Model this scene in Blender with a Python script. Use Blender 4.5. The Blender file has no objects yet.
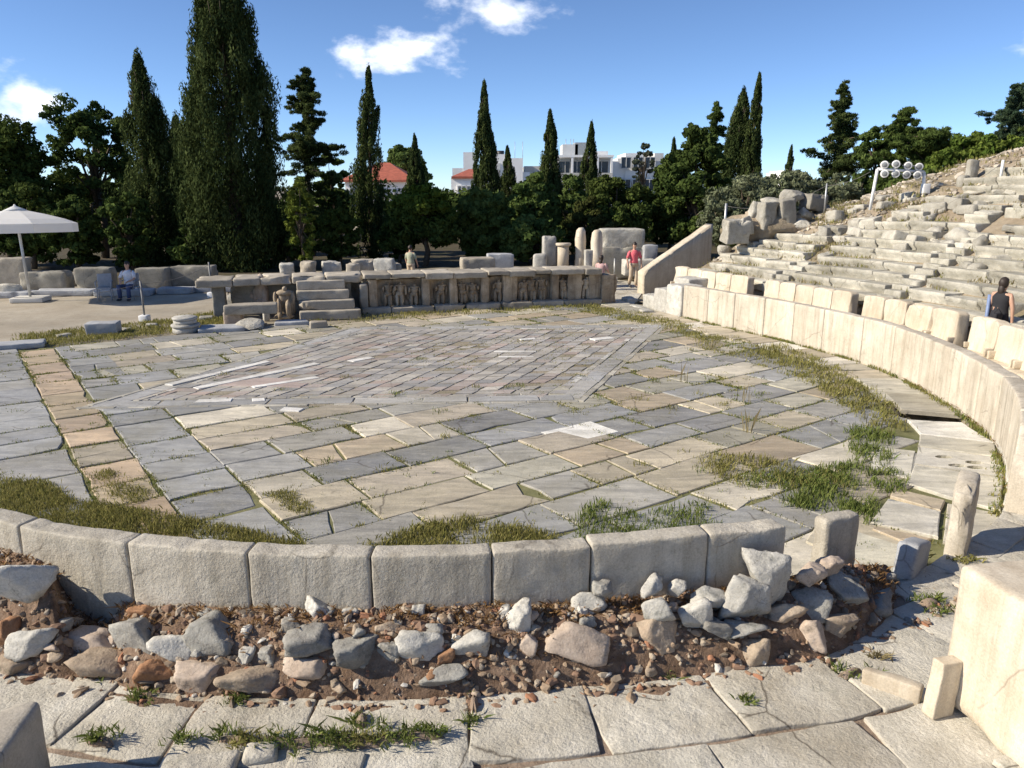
import bpy, bmesh, math, random
import numpy as np
from mathutils import Vector, Matrix, Euler, noise
random.seed(7); rng = np.random.default_rng(7)
R = math.radians
S = bpy.context.scene
COL = S.collection

# ------------------------------------------------------------------ camera
FPX, CAMZ, HORIZON = 770.0, 3.75, 190.0
PITCH = math.atan((384 - HORIZON) / FPX)
cp, sp = math.cos(PITCH), math.sin(PITCH)
cd = bpy.data.cameras.new('camera'); cam = bpy.data.objects.new('camera', cd); COL.objects.link(cam)
cam.location = (0, 0, CAMZ); cam.rotation_euler = (math.pi / 2 - PITCH, 0, 0)
cd.sensor_width = 36; cd.lens = FPX / 1024 * 36; cd.clip_end = 5000; cd.clip_start = 0.05
S.camera = cam

def ray(u, v):
    a = (u - 512) / FPX; b = (v - 384) / FPX
    return Vector((a, cp - b * sp, -sp - b * cp))
def P(u, v, z=0.0):                       # survey: sight line meets a level plane
    d = ray(u, v); t = (z - CAMZ) / d.z
    return Vector((d.x * t, d.y * t, z))
def PY(u, v, Y):                          # survey: sight line at a known distance
    d = ray(u, v); t = Y / d.y
    return Vector((d.x * t, Y, CAMZ + d.z * t))

# ------------------------------------------------------------------ light
SUN_EL = 32.0; SUN_AZ = (-0.982, -0.19)
n_ = math.hypot(*SUN_AZ)
sdir = Vector((SUN_AZ[0] / n_ * math.cos(R(SUN_EL)), SUN_AZ[1] / n_ * math.cos(R(SUN_EL)), math.sin(R(SUN_EL))))
ld = bpy.data.lights.new('sun', 'SUN'); lo = bpy.data.objects.new('sun', ld); COL.objects.link(lo)
ld.energy = 4.6; ld.angle = R(0.53); ld.color = (1.0, 0.90, 0.74)
lo.rotation_euler = sdir.to_track_quat('Z', 'Y').to_euler()
W = bpy.data.worlds.new('World'); S.world = W; W.use_nodes = True
nt = W.node_tree; N = nt.nodes; L = nt.links
for n in list(N): N.remove(n)
out = N.new('ShaderNodeOutputWorld'); bg = N.new('ShaderNodeBackground'); bg.inputs[1].default_value = 0.115
sky = N.new('ShaderNodeTexSky'); sky.sky_type = 'NISHITA'; sky.sun_disc = False
sky.sun_elevation = R(SUN_EL); sky.sun_rotation = math.atan2(SUN_AZ[0], SUN_AZ[1])
sky.air_density = 0.7; sky.dust_density = 0.35; sky.ozone_density = 4.5; sky.altitude = 2000
tc = N.new('ShaderNodeTexCoord')
def wm(op, a, b=None, c=None):
    m = N.new('ShaderNodeMath'); m.operation = op
    for i, x in enumerate((a, b, c)):
        if x is None: continue
        if isinstance(x, (int, float)): m.inputs[i].default_value = x
        else: L.new(x, m.inputs[i])
    return m.outputs[0]
nz = N.new('ShaderNodeTexNoise'); nz.inputs['Scale'].default_value = 20; nz.inputs['Detail'].default_value = 8; nz.inputs['Roughness'].default_value = 0.55
mp = N.new('ShaderNodeMapping'); mp.inputs['Scale'].default_value = (1, 1, 1.7); L.new(tc.outputs['Generated'], mp.inputs[0]); L.new(mp.outputs[0], nz.inputs['Vector'])
cloudmask = None
for (u, v, hx, hy, k) in [(398, 56, 64, 24, 1.0), (492, 10, 72, 20, 0.85), (36, 104, 40, 26, 0.95), (10, 112, 30, 24, 0.6), (-70, 96, 70, 30, .8), (1120, 40, 70, 22, .8)]:
    c = ray(u, v).normalized(); rt = Vector((1, 0, 0)) - c * c.x; rt.normalize(); up = rt.cross(c)
    def dotn(vec, s):
        d = N.new('ShaderNodeVectorMath'); d.operation = 'DOT_PRODUCT'; L.new(tc.outputs['Generated'], d.inputs[0]); d.inputs[1].default_value = vec
        return wm('DIVIDE', d.outputs['Value'], s)
    x = dotn(rt, hx / FPX); y = dotn(up, hy / FPX)
    x = wm('SUBTRACT', x, c.dot(rt) / (hx / FPX)); y = wm('SUBTRACT', y, c.dot(up) / (hy / FPX))
    fwd = N.new('ShaderNodeVectorMath'); fwd.operation = 'DOT_PRODUCT'; L.new(tc.outputs['Generated'], fwd.inputs[0]); fwd.inputs[1].default_value = c
    d2 = wm('SQRT', wm('ADD', wm('MULTIPLY', x, x), wm('MULTIPLY', y, y)))
    m = wm('SUBTRACT', 1.0, d2)
    m = wm('ADD', m, wm('MULTIPLY', wm('SUBTRACT', nz.outputs[0], 0.50), 2.6))
    mr = N.new('ShaderNodeMapRange'); mr.interpolation_type = 'SMOOTHSTEP'; L.new(m, mr.inputs[0]); mr.inputs[1].default_value = 0.1; mr.inputs[2].default_value = 1.1
    mm = wm('MULTIPLY', mr.outputs[0], wm('MULTIPLY', wm('GREATER_THAN', fwd.outputs['Value'], 0.3), k))
    cloudmask = mm if cloudmask is None else wm('MAXIMUM', cloudmask, mm)
mx = N.new('ShaderNodeMix'); mx.data_type = 'RGBA'; L.new(cloudmask, mx.inputs[0]); L.new(sky.outputs[0], mx.inputs[6]); mx.inputs[7].default_value = (8.6, 8.8, 9.3, 1)
L.new(mx.outputs[2], bg.inputs[0]); L.new(bg.outputs[0], out.inputs[0])
S.view_settings.view_transform = 'Standard'; S.view_settings.look = 'None'; S.view_settings.gamma = 1; S.view_settings.exposure = 0.6
S.cycles.use_denoising = True; S.cycles.max_bounces = 6; S.cycles.diffuse_bounces = 3; S.cycles.transparent_max_bounces = 8
S.cycles.use_adaptive_sampling = True; S.cycles.adaptive_threshold = 0.02

# ------------------------------------------------------------------ materials
def nodes(name):
    m = bpy.data.materials.new(name); m.use_nodes = True
    return m, m.node_tree.nodes, m.node_tree.links, m.node_tree.nodes['Principled BSDF']
def noise_n(N, L, pos, scale, detail=6, rough=.6, dist=0.0):
    n = N.new('ShaderNodeTexNoise'); n.inputs['Scale'].default_value = scale; n.inputs['Detail'].default_value = detail
    n.inputs['Roughness'].default_value = rough; n.inputs['Distortion'].default_value = dist; L.new(pos, n.inputs['Vector']); return n.outputs[0]
def ramp(N, L, fac, stops):
    r = N.new('ShaderNodeValToRGB'); L.new(fac, r.inputs[0]); e = r.color_ramp.elements
    while len(e) < len(stops): e.new(0.5)
    for el, (p, c) in zip(e, stops): el.position = p; el.color = (*c, 1) if len(c) == 3 else c
    return r.outputs[0]
def mix(N, L, fac, a, b, mode='MIX'):
    m = N.new('ShaderNodeMix'); m.data_type = 'RGBA'; m.blend_type = mode; m.clamp_factor = True
    for i, x in ((0, fac), (6, a), (7, b)):
        if isinstance(x, (int, float)): m.inputs[i].default_value = x
        elif isinstance(x, tuple): m.inputs[i].default_value = (*x, 1)
        else: L.new(x, m.inputs[i])
    return m.outputs[2]
def stone(name, ca, cb, stain=(.16, .13, .09), stain_amt=.5, sc=3.0, bump=.5, rough=.85, attr=False, var=.3, spots=.35, streak=0.0, fine=60., bdist=.02, pits=0.0, crack=.5, csc=1.3, lichen=.5):
    m, N, L, B = nodes(name)
    g = N.new('ShaderNodeNewGeometry'); pos = g.outputs['Position']
    if attr:                                   # each slab has its own veining offset and tint
        a2 = N.new('ShaderNodeAttribute'); a2.attribute_name = 'Off'
        ad = N.new('ShaderNodeVectorMath'); ad.operation = 'ADD'; L.new(pos, ad.inputs[0]); L.new(a2.outputs['Vector'], ad.inputs[1]); vpos = ad.outputs[0]
        mpn = N.new('ShaderNodeMapping'); mpn.inputs['Rotation'].default_value = (0, 0, R(-36)); mpn.inputs['Scale'].default_value = (.5, 2.2, 1); L.new(vpos, mpn.inputs[0]); vpos = mpn.outputs[0]
    else: vpos = pos
    n1 = noise_n(N, L, vpos, sc, 8, .65, .6 if attr else .2)
    col = ramp(N, L, n1, [(.32, ca), (.68, cb)])
    if attr:
        at = N.new('ShaderNodeAttribute'); at.attribute_name = 'Col'
        col = mix(N, L, 1.0, at.outputs['Color'], col, 'MULTIPLY')
        n0 = noise_n(N, L, vpos, sc * 2.3, 6, .7, 1.5)
        col = mix(N, L, ramp(N, L, n0, [(.56, (0, 0, 0)), (.7, (.45, .45, .45))]), col, (.62, .58, .5))
    n2 = noise_n(N, L, pos, sc * .37, 7, .7)
    col = mix(N, L, ramp(N, L, n2, [(.45, (0, 0, 0)), (.72, (stain_amt,) * 3)]), col, stain)
    if streak:
        mpn = N.new('ShaderNodeMapping'); mpn.inputs['Scale'].default_value = (3.5, 3.5, .25); L.new(pos, mpn.inputs[0])
        n5 = noise_n(N, L, mpn.outputs[0], 2.2, 6, .7)
        col = mix(N, L, ramp(N, L, n5, [(.47, (0, 0, 0)), (.72, (streak,) * 3)]), col, stain)
    n3 = noise_n(N, L, pos, 17, 5, .75)
    col = mix(N, L, ramp(N, L, n3, [(.58, (0, 0, 0)), (.74, (spots,) * 3)]), col, (.10, .095, .08))
    n4 = noise_n(N, L, pos, fine, 4, .7)
    col = mix(N, L, 1.0, col, ramp(N, L, n4, [(.25, (.78, .78, .78)), (.75, (1.16, 1.16, 1.16))]), 'MULTIPLY')
    nl = noise_n(N, L, pos, 4.3, 10, .78)
    col = mix(N, L, ramp(N, L, nl, [(.55, (0, 0, 0)), (.66, (lichen,) * 3)]), col, mix(N, L, 1.0, col, (.50, .52, .50), 'MULTIPLY'))
    nw = noise_n(N, L, pos, 6.5, 8, .75)
    col = mix(N, L, ramp(N, L, nw, [(.60, (0, 0, 0)), (.70, (lichen * .6,) * 3)]), col, mix(N, L, .45, col, (.74, .73, .70)))
    if crack:
        nd = N.new('ShaderNodeTexNoise'); nd.inputs['Scale'].default_value = 3.0; nd.inputs['Detail'].default_value = 6; L.new(pos, nd.inputs['Vector'])
        mv = N.new('ShaderNodeMix'); mv.data_type = 'VECTOR'; mv.inputs[0].default_value = .14; L.new(pos, mv.inputs[4]); L.new(nd.outputs['Color'], mv.inputs[5])
        vc = N.new('ShaderNodeTexVoronoi'); vc.feature = 'DISTANCE_TO_EDGE'; vc.inputs['Scale'].default_value = csc; L.new(mv.outputs[1], vc.inputs['Vector'])
        ck = ramp(N, L, vc.outputs['Distance'], [(.0, (1, 1, 1)), (.011, (0, 0, 0))])
        gate = ramp(N, L, noise_n(N, L, pos, 1.1, 3, .5), [(.50, (0, 0, 0)), (.56, (crack,) * 3)])
        ckm = mix(N, L, 1.0, ck, gate, 'MULTIPLY'); col = mix(N, L, ckm, col, (.07, .055, .04))
    if var:
        oi = N.new('ShaderNodeObjectInfo')
        mr = N.new('ShaderNodeMapRange'); L.new(oi.outputs['Random'], mr.inputs[0]); mr.inputs[3].default_value = 1 - var; mr.inputs[4].default_value = 1 + var * .6
        cb2 = N.new('ShaderNodeCombineColor'); [L.new(mr.outputs[0], cb2.inputs[i]) for i in range(3)]
        col = mix(N, L, 1.0, col, cb2.outputs[0], 'MULTIPLY')
    L.new(col, B.inputs['Base Color']); B.inputs['Roughness'].default_value = rough; B.inputs['Specular IOR Level'].default_value = .3
    h0 = N.new('ShaderNodeMath'); h0.operation = 'MULTIPLY_ADD'; L.new(noise_n(N, L, pos, 48.0, 3, .6), h0.inputs[0]); h0.inputs[1].default_value = .22; L.new(noise_n(N, L, pos, 5.0, 12, .66), h0.inputs[2]); hh = h0.outputs[0]
    if pits:
        vo = N.new('ShaderNodeTexVoronoi'); vo.inputs['Scale'].default_value = 34; vo.inputs['Randomness'].default_value = 1.0; L.new(pos, vo.inputs['Vector'])
        h3 = N.new('ShaderNodeMath'); h3.operation = 'MULTIPLY_ADD'; L.new(vo.outputs['Distance'], h3.inputs[0]); h3.inputs[1].default_value = pits; L.new(hh, h3.inputs[2]); hh = h3.outputs[0]
    bp = N.new('ShaderNodeBump'); bp.inputs['Strength'].default_value = bump; bp.inputs['Distance'].default_value = bdist
    L.new(hh, bp.inputs['Height']); L.new(bp.outputs[0], B.inputs['Normal'])
    return m
def plain(name, c, rough=.6, metal=0, var=.15, nsc=8):
    m, N, L, B = nodes(name)
    g = N.new('ShaderNodeNewGeometry'); n = noise_n(N, L, g.outputs['Position'], nsc, 5, .6)
    col = ramp(N, L, n, [(.3, tuple(x * (1 - var) for x in c)), (.7, tuple(min(1, x * (1 + var)) for x in c))])
    L.new(col, B.inputs['Base Color']); B.inputs['Roughness'].default_value = rough; B.inputs['Metallic'].default_value = metal
    return m
def foliage(name, tl=.22, rough=.65):
    m, N, L, B = nodes(name)
    at = N.new('ShaderNodeAttribute'); at.attribute_name = 'Col'
    L.new(at.outputs['Color'], B.inputs['Base Color']); B.inputs['Roughness'].default_value = .9; B.inputs['Specular IOR Level'].default_value = .03
    t = N.new('ShaderNodeBsdfTranslucent'); L.new(at.outputs['Color'], t.inputs[0])
    ms = N.new('ShaderNodeMixShader'); ms.inputs[0].default_value = tl
    L.new(B.outputs[0], ms.inputs[1]); L.new(t.outputs[0], ms.inputs[2]); L.new(ms.outputs[0], N['Material Output'].inputs[0])
    return m
M = {}
M['paving'] = stone('orchestra_marble', (.70, .69, .675), (1.30, 1.27, 1.19), (.24, .22, .155), .6, 2.4, .5, .62, crack=.7, csc=.8, lichen=.45, attr=True, var=0, spots=.22)
M['tile'] = stone('lozenge_marble', (.80, .79, .77), (1.22, 1.20, 1.15), (.22, .2, .15), .5, 2.6, .35, .6, attr=True, var=0, spots=.3)
M['walk'] = stone('walkway_marble', (.47, .44, .37), (.66, .625, .545), (.27, .225, .16), .75, 1.9, .9, .85, var=0, spots=.5, bdist=.04, crack=.85, csc=1.1, lichen=.6)
M['barrier'] = stone('barrier_marble', (.44, .40, .33), (.56, .52, .44), (.24, .21, .16), .6, 2.2, .7, .75, var=.12, spots=.4, streak=.6, bdist=.035, crack=.5, lichen=.5)
M['warm'] = stone('warm_marble', (.56, .48, .365), (.71, .64, .52), (.33, .25, .165), .5, 1.6, .35, .7, var=.12, spots=.3, streak=.5, crack=.4, lichen=.25)
M['wallr'] = stone('tall_barrier_marble', (.52, .455, .36), (.66, .60, .50), (.27, .23, .17), .6, 1.3, .45, .7, var=.12, spots=.4, streak=.75, crack=.5, lichen=.5)
M['seat'] = stone('seat_limestone', (.37, .35, .295), (.62, .59, .51), (.17, .155, .11), .8, 1.9, .9, .9, var=.22, spots=.5, bdist=.04, lichen=.8)
M['loose'] = stone('loose_limestone', (.38, .355, .30), (.58, .555, .49), (.18, .16, .12), .6, 2.6, 1.0, .9, var=.25, spots=.5, bdist=.05, lichen=.8)
M['white'] = stone('white_rock', (.40, .385, .345), (.60, .58, .53), (.24, .22, .19), .35, 5, .9, .85, var=.15, spots=.62, bdist=.03, crack=.5, csc=7, lichen=.8)
M['grey'] = stone('grey_rock', (.26, .25, .23), (.42, .41, .37), (.17, .14, .11), .5, 5, .9, .9, var=.2, spots=.62, bdist=.03, crack=.5, csc=7, lichen=.8)
M['tan'] = stone('tan_rock', (.30, .23, .17), (.44, .36, .27), (.19, .14, .10), .5, 5, .9, .9, var=.2, spots=.62, bdist=.03, crack=.5, csc=7, lichen=.8)
M['orange'] = stone('orange_rock', (.30, .15, .075), (.44, .25, .14), (.17, .11, .07), .4, 7, .9, .9, var=.1, spots=.3, bdist=.03, crack=0)
M['pink'] = stone('pinkish_rock', (.42, .33, .26), (.55, .46, .38), (.25, .19, .14), .4, 6, .8, .9, var=.1, spots=.62, crack=.5, csc=7, lichen=.8)
M['relief'] = stone('relief_marble', (.32, .245, .165), (.60, .50, .37), (.14, .09, .05), .7, 2.6, .6, .8, var=.2, spots=.5, streak=.85)
M['stage'] = stone('stage_stone', (.36, .32, .26), (.52, .47, .39), (.17, .14, .10), .6, 2.2, .6, .85, var=.18, spots=.4)
M['dark_shaded_stone'] = stone('shaded_block', (.24, .225, .19), (.38, .36, .31), (.15, .13, .10), .5, 2.2, .6, .85, var=.2, spots=.4)  # darker copy of the stage stone, shade on block faces put into its colour
M['bluegrey'] = stone('blue_grey_marble', (.33, .34, .36), (.46, .47, .48), (.22, .21, .19), .5, 2.0, .5, .8, var=.15, spots=.3)
M['soil'] = stone('trench_soil', (.12, .072, .044), (.31, .215, .15), (.06, .04, .026), .5, 7, 1.0, .95, var=0, spots=.5, fine=90, bdist=.05, crack=0)
M['mortar'] = stone('earth_mortar', (.24, .18, .135), (.36, .28, .215), (.13, .09, .06), .5, 4, .9, .95, var=0, spots=.4, bdist=.04, crack=0)
M['ground'] = stone('dry_ground', (.24, .20, .145), (.36, .32, .25), (.13, .125, .06), .6, .9, .8, .95, var=0, spots=.35, bdist=.04, crack=0)
M['yard'] = stone('gravel_yard', (.33, .28, .21), (.44, .39, .31), (.22, .2, .16), .6, .8, .6, .9, var=0, spots=.25, crack=0)
M['hill'] = stone('dry_hillside', (.27, .21, .145), (.43, .36, .27), (.15, .135, .07), .75, 1.3, 1.0, .95, var=0, spots=.45, bdist=.08, crack=0)
M['leaf'] = foliage('leaf'); M['grass'] = foliage('grass_blade', .3)
M['bark'] = plain('bark', (.10, .075, .05), .9, var=.4)
M['canvas'] = plain('parasol_canvas', (.80, .80, .79), .8, var=.02)
M['darksteel'] = plain('weathered_steel', (.20, .20, .20), .6, .3); _m, _N, _L, _B = nodes('canvas_cloth'); _B.inputs['Base Color'].default_value = (.86, .86, .85, 1); _B.inputs['Roughness'].default_value = .9
_t = _N.new('ShaderNodeBsdfTranslucent'); _t.inputs[0].default_value = (.86, .86, .84, 1); _x = _N.new('ShaderNodeMixShader'); _x.inputs[0].default_value = .4; _L.new(_B.outputs[0], _x.inputs[1]); _L.new(_t.outputs[0], _x.inputs[2]); _L.new(_x.outputs[0], _N['Material Output'].inputs[0]); M['canvas'] = _m
M['steel'] = plain('galvanised_steel', (.45, .46, .46), .45, .6)
M['paintwhite'] = plain('white_paint', (.75, .75, .74), .5)
M['black'] = plain('black_plastic', (.03, .03, .035), .5)
M['plaster'] = plain('white_plaster', (.86, .85, .82), .8, var=.05, nsc=.6)
M['plaster2'] = plain('grey_plaster', (.62, .62, .60), .8, var=.06, nsc=.6)
M['concrete'] = plain('pale_concrete', (.55, .53, .48), .85, var=.08, nsc=.6)
M['rooftile'] = plain('terracotta_roof', (.36, .10, .06), .8, var=.25, nsc=2.5)
M['window'] = plain('dark_window', (.05, .06, .07), .2)
M['shutter'] = plain('grey_shutter', (.30, .32, .33), .6)
M['rope'] = plain('rope', (.16, .15, .14), .8)
M['skin'] = plain('skin', (.50, .30, .21), .55, var=.05)
M['pinkshirt'] = plain('pink_shirt', (.72, .14, .17), .8); M['khaki'] = plain('khaki_cloth', (.52, .42, .31), .85)
M['blackcloth'] = plain('black_cloth', (.018, .018, .022), .85); M['whitecloth'] = plain('white_cloth', (.72, .72, .76), .85)
M['bluecloth'] = plain('navy_cloth', (.05, .07, .15), .85); M['greencloth'] = plain('sage_cloth', (.36, .37, .27), .85)
M['pinkcloth'] = plain('dusty_pink_cloth', (.50, .33, .32), .85); M['hair'] = plain('dark_hair', (.03, .02, .015), .6); M['lens'] = plain('lamp_glass', (.22, .23, .24), .15)
M['chair'] = plain('grey_plastic', (.33, .34, .36), .5); M['bluepaint'] = plain('blue_paint', (.16, .22, .38), .5)

# ------------------------------------------------------------------ builders
class MB:
    def __init__(s): s.v = []; s.f = []; s.c = []; s.o = []
    def add(s, vs, fs, col=None, off=None):
        b = len(s.v); s.v += [tuple(x) for x in vs]; s.f += [tuple(i + b for i in f) for f in fs]
        if col is not None: s.c += [col] * len(vs)
        if off is not None: s.o += [off] * len(vs)
    def build(s, name, mat, parent=None, origin=None, smooth=True):
        if parent is not None: o = parent_loc(parent)
        elif origin is not None: o = Vector(origin)
        else: o = Vector((0, 0, 0))
        me = bpy.data.meshes.new(name)
        A = np.array(s.v, float) - np.array(o)[None]
        me.from_pydata(A.tolist(), [], s.f); 
        if smooth: me.polygons.foreach_set('use_smooth', [True] * len(me.polygons))
        if s.c:
            at = me.attributes.new('Col', 'FLOAT_COLOR', 'POINT'); at.data.foreach_set('color', np.array([(*c, 1) for c in s.c], np.float32).ravel())
        if s.o:
            at = me.attributes.new('Off', 'FLOAT_VECTOR', 'POINT'); at.data.foreach_set('vector', np.array(s.o, np.float32).ravel())
        ob = bpy.data.objects.new(name, me); COL.objects.link(ob); me.materials.append(mat)
        if parent is not None: ob.parent = parent
        else: ob.location = o
        me.update()
        return ob
WL = {}
def parent_loc(p): return WL[p.name]
def tag(o, label=None, cat=None, group=None, kind=None):
    if label: o['label'] = label
    if cat: o['category'] = cat
    if group: o['group'] = group
    if kind: o['kind'] = kind
    return o
def thing(name, loc, label, cat, group=None):
    o = bpy.data.objects.new(name, None); COL.objects.link(o); o.location = loc; o.empty_display_size = .2
    WL[o.name] = Vector(loc); return tag(o, label, cat, group)
def child_base(ob): WL[ob.name] = WL[ob.parent.name] if ob.parent else Vector(ob.location); return ob

def cuts(d, seg, r):
    """positions across one side: tight loops at the worn edge, even spacing between"""
    e = [0, r * .3, r] if r * 2.2 < d else [0]
    n = max(1, min(40, int(round((d - 2 * e[-1]) / seg))))
    a = e + [e[-1] + (d - 2 * e[-1]) * i / n for i in range(1, n)] + [d - x for x in reversed(e)]
    return a
def grid_box(sx, sy, sz, seg, r=0.0):
    """closed box of quads with shared vertices, centred in x,y, base at z=0"""
    X, Y, Z = [cuts(d, seg, r) if r else [d * i / max(1, min(40, int(round(d / seg)))) for i in range(max(1, min(40, int(round(d / seg)))) + 1)] for d in (sx, sy, sz)]
    nx, ny, nz_ = len(X) - 1, len(Y) - 1, len(Z) - 1
    idx = {}; vs = []; fs = []
    def vid(i, j, k):
        t = (i, j, k)
        if t not in idx: idx[t] = len(vs); vs.append(Vector((X[i] - sx / 2, Y[j] - sy / 2, Z[k])))
        return idx[t]
    for i in range(nx):
        for j in range(ny):
            fs.append((vid(i, j, 0), vid(i, j + 1, 0), vid(i + 1, j + 1, 0), vid(i + 1, j, 0)))
            fs.append((vid(i, j, nz_), vid(i + 1, j, nz_), vid(i + 1, j + 1, nz_), vid(i, j + 1, nz_)))
    for i in range(nx):
        for k in range(nz_):
            fs.append((vid(i, 0, k), vid(i + 1, 0, k), vid(i + 1, 0, k + 1), vid(i, 0, k + 1)))
            fs.append((vid(i, ny, k), vid(i, ny, k + 1), vid(i + 1, ny, k + 1), vid(i + 1, ny, k)))
    for j in range(ny):
        for k in range(nz_):
            fs.append((vid(0, j, k), vid(0, j, k + 1), vid(0, j + 1, k + 1), vid(0, j + 1, k)))
            fs.append((vid(nx, j, k), vid(nx, j + 1, k), vid(nx, j + 1, k + 1), vid(nx, j, k + 1)))
    return vs, fs
def rblock(sx, sy, sz, r=.03, amp=.012, seg=.12, fq=3.0, chip=0.0, seed=None):
    """weathered ashlar: rounded edges, uneven faces, broken corners"""
    r = min(r, sx * .42, sy * .42, sz * .42); vs, fs = grid_box(sx, sy, sz, seg, r)
    so = Vector((rng.uniform(-50, 50), rng.uniform(-50, 50), rng.uniform(-50, 50)))
    hx, hy, hz = sx / 2 - r, sy / 2 - r, sz / 2 - r; c0 = Vector((0, 0, sz / 2))
    o = []
    for p in vs:
        q = p - c0
        k = Vector((max(-hx, min(hx, q.x)), max(-hy, min(hy, q.y)), max(-hz, min(hz, q.z))))
        d = q - k
        if d.length > 1e-6: q = k + d.normalized() * min(d.length, r)
        edge = (abs(q.x) > hx * .9) + (abs(q.y) > hy * .9) + (abs(q.z) > hz * .9)
        nv = noise.noise_vector((q + so) * fq) * amp * .55 + noise.noise_vector((q + so) * fq * 3.7) * amp * .4
        q = q + nv
        if chip and edge >= 2:
            c = noise.noise((q + so) * 2.1)
            if c > .12: q = q * (1 - min(.35, chip * (c - .12) * 3))
        o.append(q + c0)
    return o, fs
def xf(vs, loc=(0, 0, 0), rz=0, rx=0, ry=0):
    if isinstance(vs, tuple): vs = vs[0]
    m = Matrix.Translation(Vector(loc)) @ Euler((rx, ry, rz)).to_matrix().to_4x4()
    return [m @ Vector(v) for v in vs]
_ico = {}
def ico(sub):
    if sub not in _ico:
        bm = bmesh.new(); bmesh.ops.create_icosphere(bm, subdivisions=sub, radius=1)
        _ico[sub] = ([v.co.copy() for v in bm.verts], [tuple(v.index for v in f.verts) for f in bm.faces]); bm.free()
    return _ico[sub]
def rock(rx, ry, rz, planes=10, sub=3, soft=55, amp=.075):
    """broken stone: intersection of random fracture planes plus fine roughness, scaled to its extents"""
    vs, fs = ico(sub)
    ns = rng.normal(size=(planes, 3)); ns /= np.linalg.norm(ns, axis=1)[:, None]; ds = rng.uniform(.5, .95, planes)
    ns = np.vstack([ns, np.eye(3), -np.eye(3)]); ds = np.r_[ds, [1.0] * 6]
    V = np.array(vs); dots = np.maximum(V @ ns.T, 1e-3) / ds[None]
    rr = 1 / (np.sum(dots ** soft, axis=1) ** (1 / soft))
    so = Vector(rng.uniform(-50, 50, 3)); o = []
    for v, k in zip(vs, rr):
        p = v * float(k); n = noise.fractal((p + so) * 1.8, .7, 2.1, 7) * amp * 1.25 + noise.noise((p + so) * 7) * amp * .35
        o.append(p * (1 + n))
    A = np.array([tuple(p) for p in o]); lo, hi = A.min(0), A.max(0); A = (A - (lo + hi) / 2) / ((hi - lo) / 2) * np.array([rx, ry, rz])
    return [Vector(p) for p in A], fs
def tube(pts, rad, n=8, caps=True):
    vs = []; fs = []; pts = [Vector(p) for p in pts]
    rads = rad if isinstance(rad, (list, tuple)) else [rad] * len(pts)
    for i, p in enumerate(pts):
        t = (pts[min(i + 1, len(pts) - 1)] - pts[max(i - 1, 0)]).normalized()
        if i == 0: a = t.orthogonal().normalized() if abs(t.z) < .95 else Vector((1, 0, 0)) - t * t.x
        else: a = a - t * a.dot(t)                      # carry the frame along so bends do not twist
        a.normalize(); b = t.cross(a)
        for k in range(n):
            w = 2 * math.pi * k / n; vs.append(p + (a * math.cos(w) + b * math.sin(w)) * rads[i])
    for i in range(len(pts) - 1):
        for k in range(n):
            fs.append((i * n + k, i * n + (k + 1) % n, (i + 1) * n + (k + 1) % n, (i + 1) * n + k))
    if caps: fs.append(tuple(range(n))[::-1]); fs.append(tuple((len(pts) - 1) * n + k for k in range(n)))
    return vs, fs
def lathe(prof, n=24, amp=0.0):
    vs = []; fs = []
    for (r, z) in prof:
        for k in range(n):
            w = 2 * math.pi * k / n; q = Vector((r * math.cos(w), r * math.sin(w), z))
            if amp: q += noise.noise_vector(q * 3 + Vector((7, 3, z))) * amp
            vs.append(q)
    for i in range(len(prof) - 1):
        for k in range(n): fs.append((i * n + k, i * n + (k + 1) % n, (i + 1) * n + (k + 1) % n, (i + 1) * n + k))
    fs.append(tuple(range(n))[::-1]); fs.append(tuple((len(prof) - 1) * n + k for k in range(n)))
    return vs, fs
def box(x0, x1, y0, y1, z0, z1):
    vs = [(x0, y0, z0), (x1, y0, z0), (x1, y1, z0), (x0, y1, z0), (x0, y0, z1), (x1, y0, z1), (x1, y1, z1), (x0, y1, z1)]
    return vs, [(0, 3, 2, 1), (4, 5, 6, 7), (0, 1, 5, 4), (1, 2, 6, 5), (2, 3, 7, 6), (3, 0, 4, 7)]
def single(name, vf, mat, label, cat, group=None, origin=None, smooth=True):
    mb = MB(); mb.add(*vf)
    if origin is None:
        A = np.array([tuple(v) for v in vf[0]]); origin = (A[:, 0].mean(), A[:, 1].mean(), A[:, 2].min())
    return tag(mb.build(name, mat, origin=origin, smooth=smooth), label, cat, group)
def stone_block(loc, size, rz, mat, label, name='stone_block', cat='stone block', group=None, r=.04, amp=.02, chip=.1, rx=0, ry=0, seg=.12):
    vs, fs = rblock(*size, r=r, amp=amp, seg=seg, chip=chip)
    return single(name, (xf(vs, loc, rz, rx, ry), fs), mat, label, cat, group, origin=loc)

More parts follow.
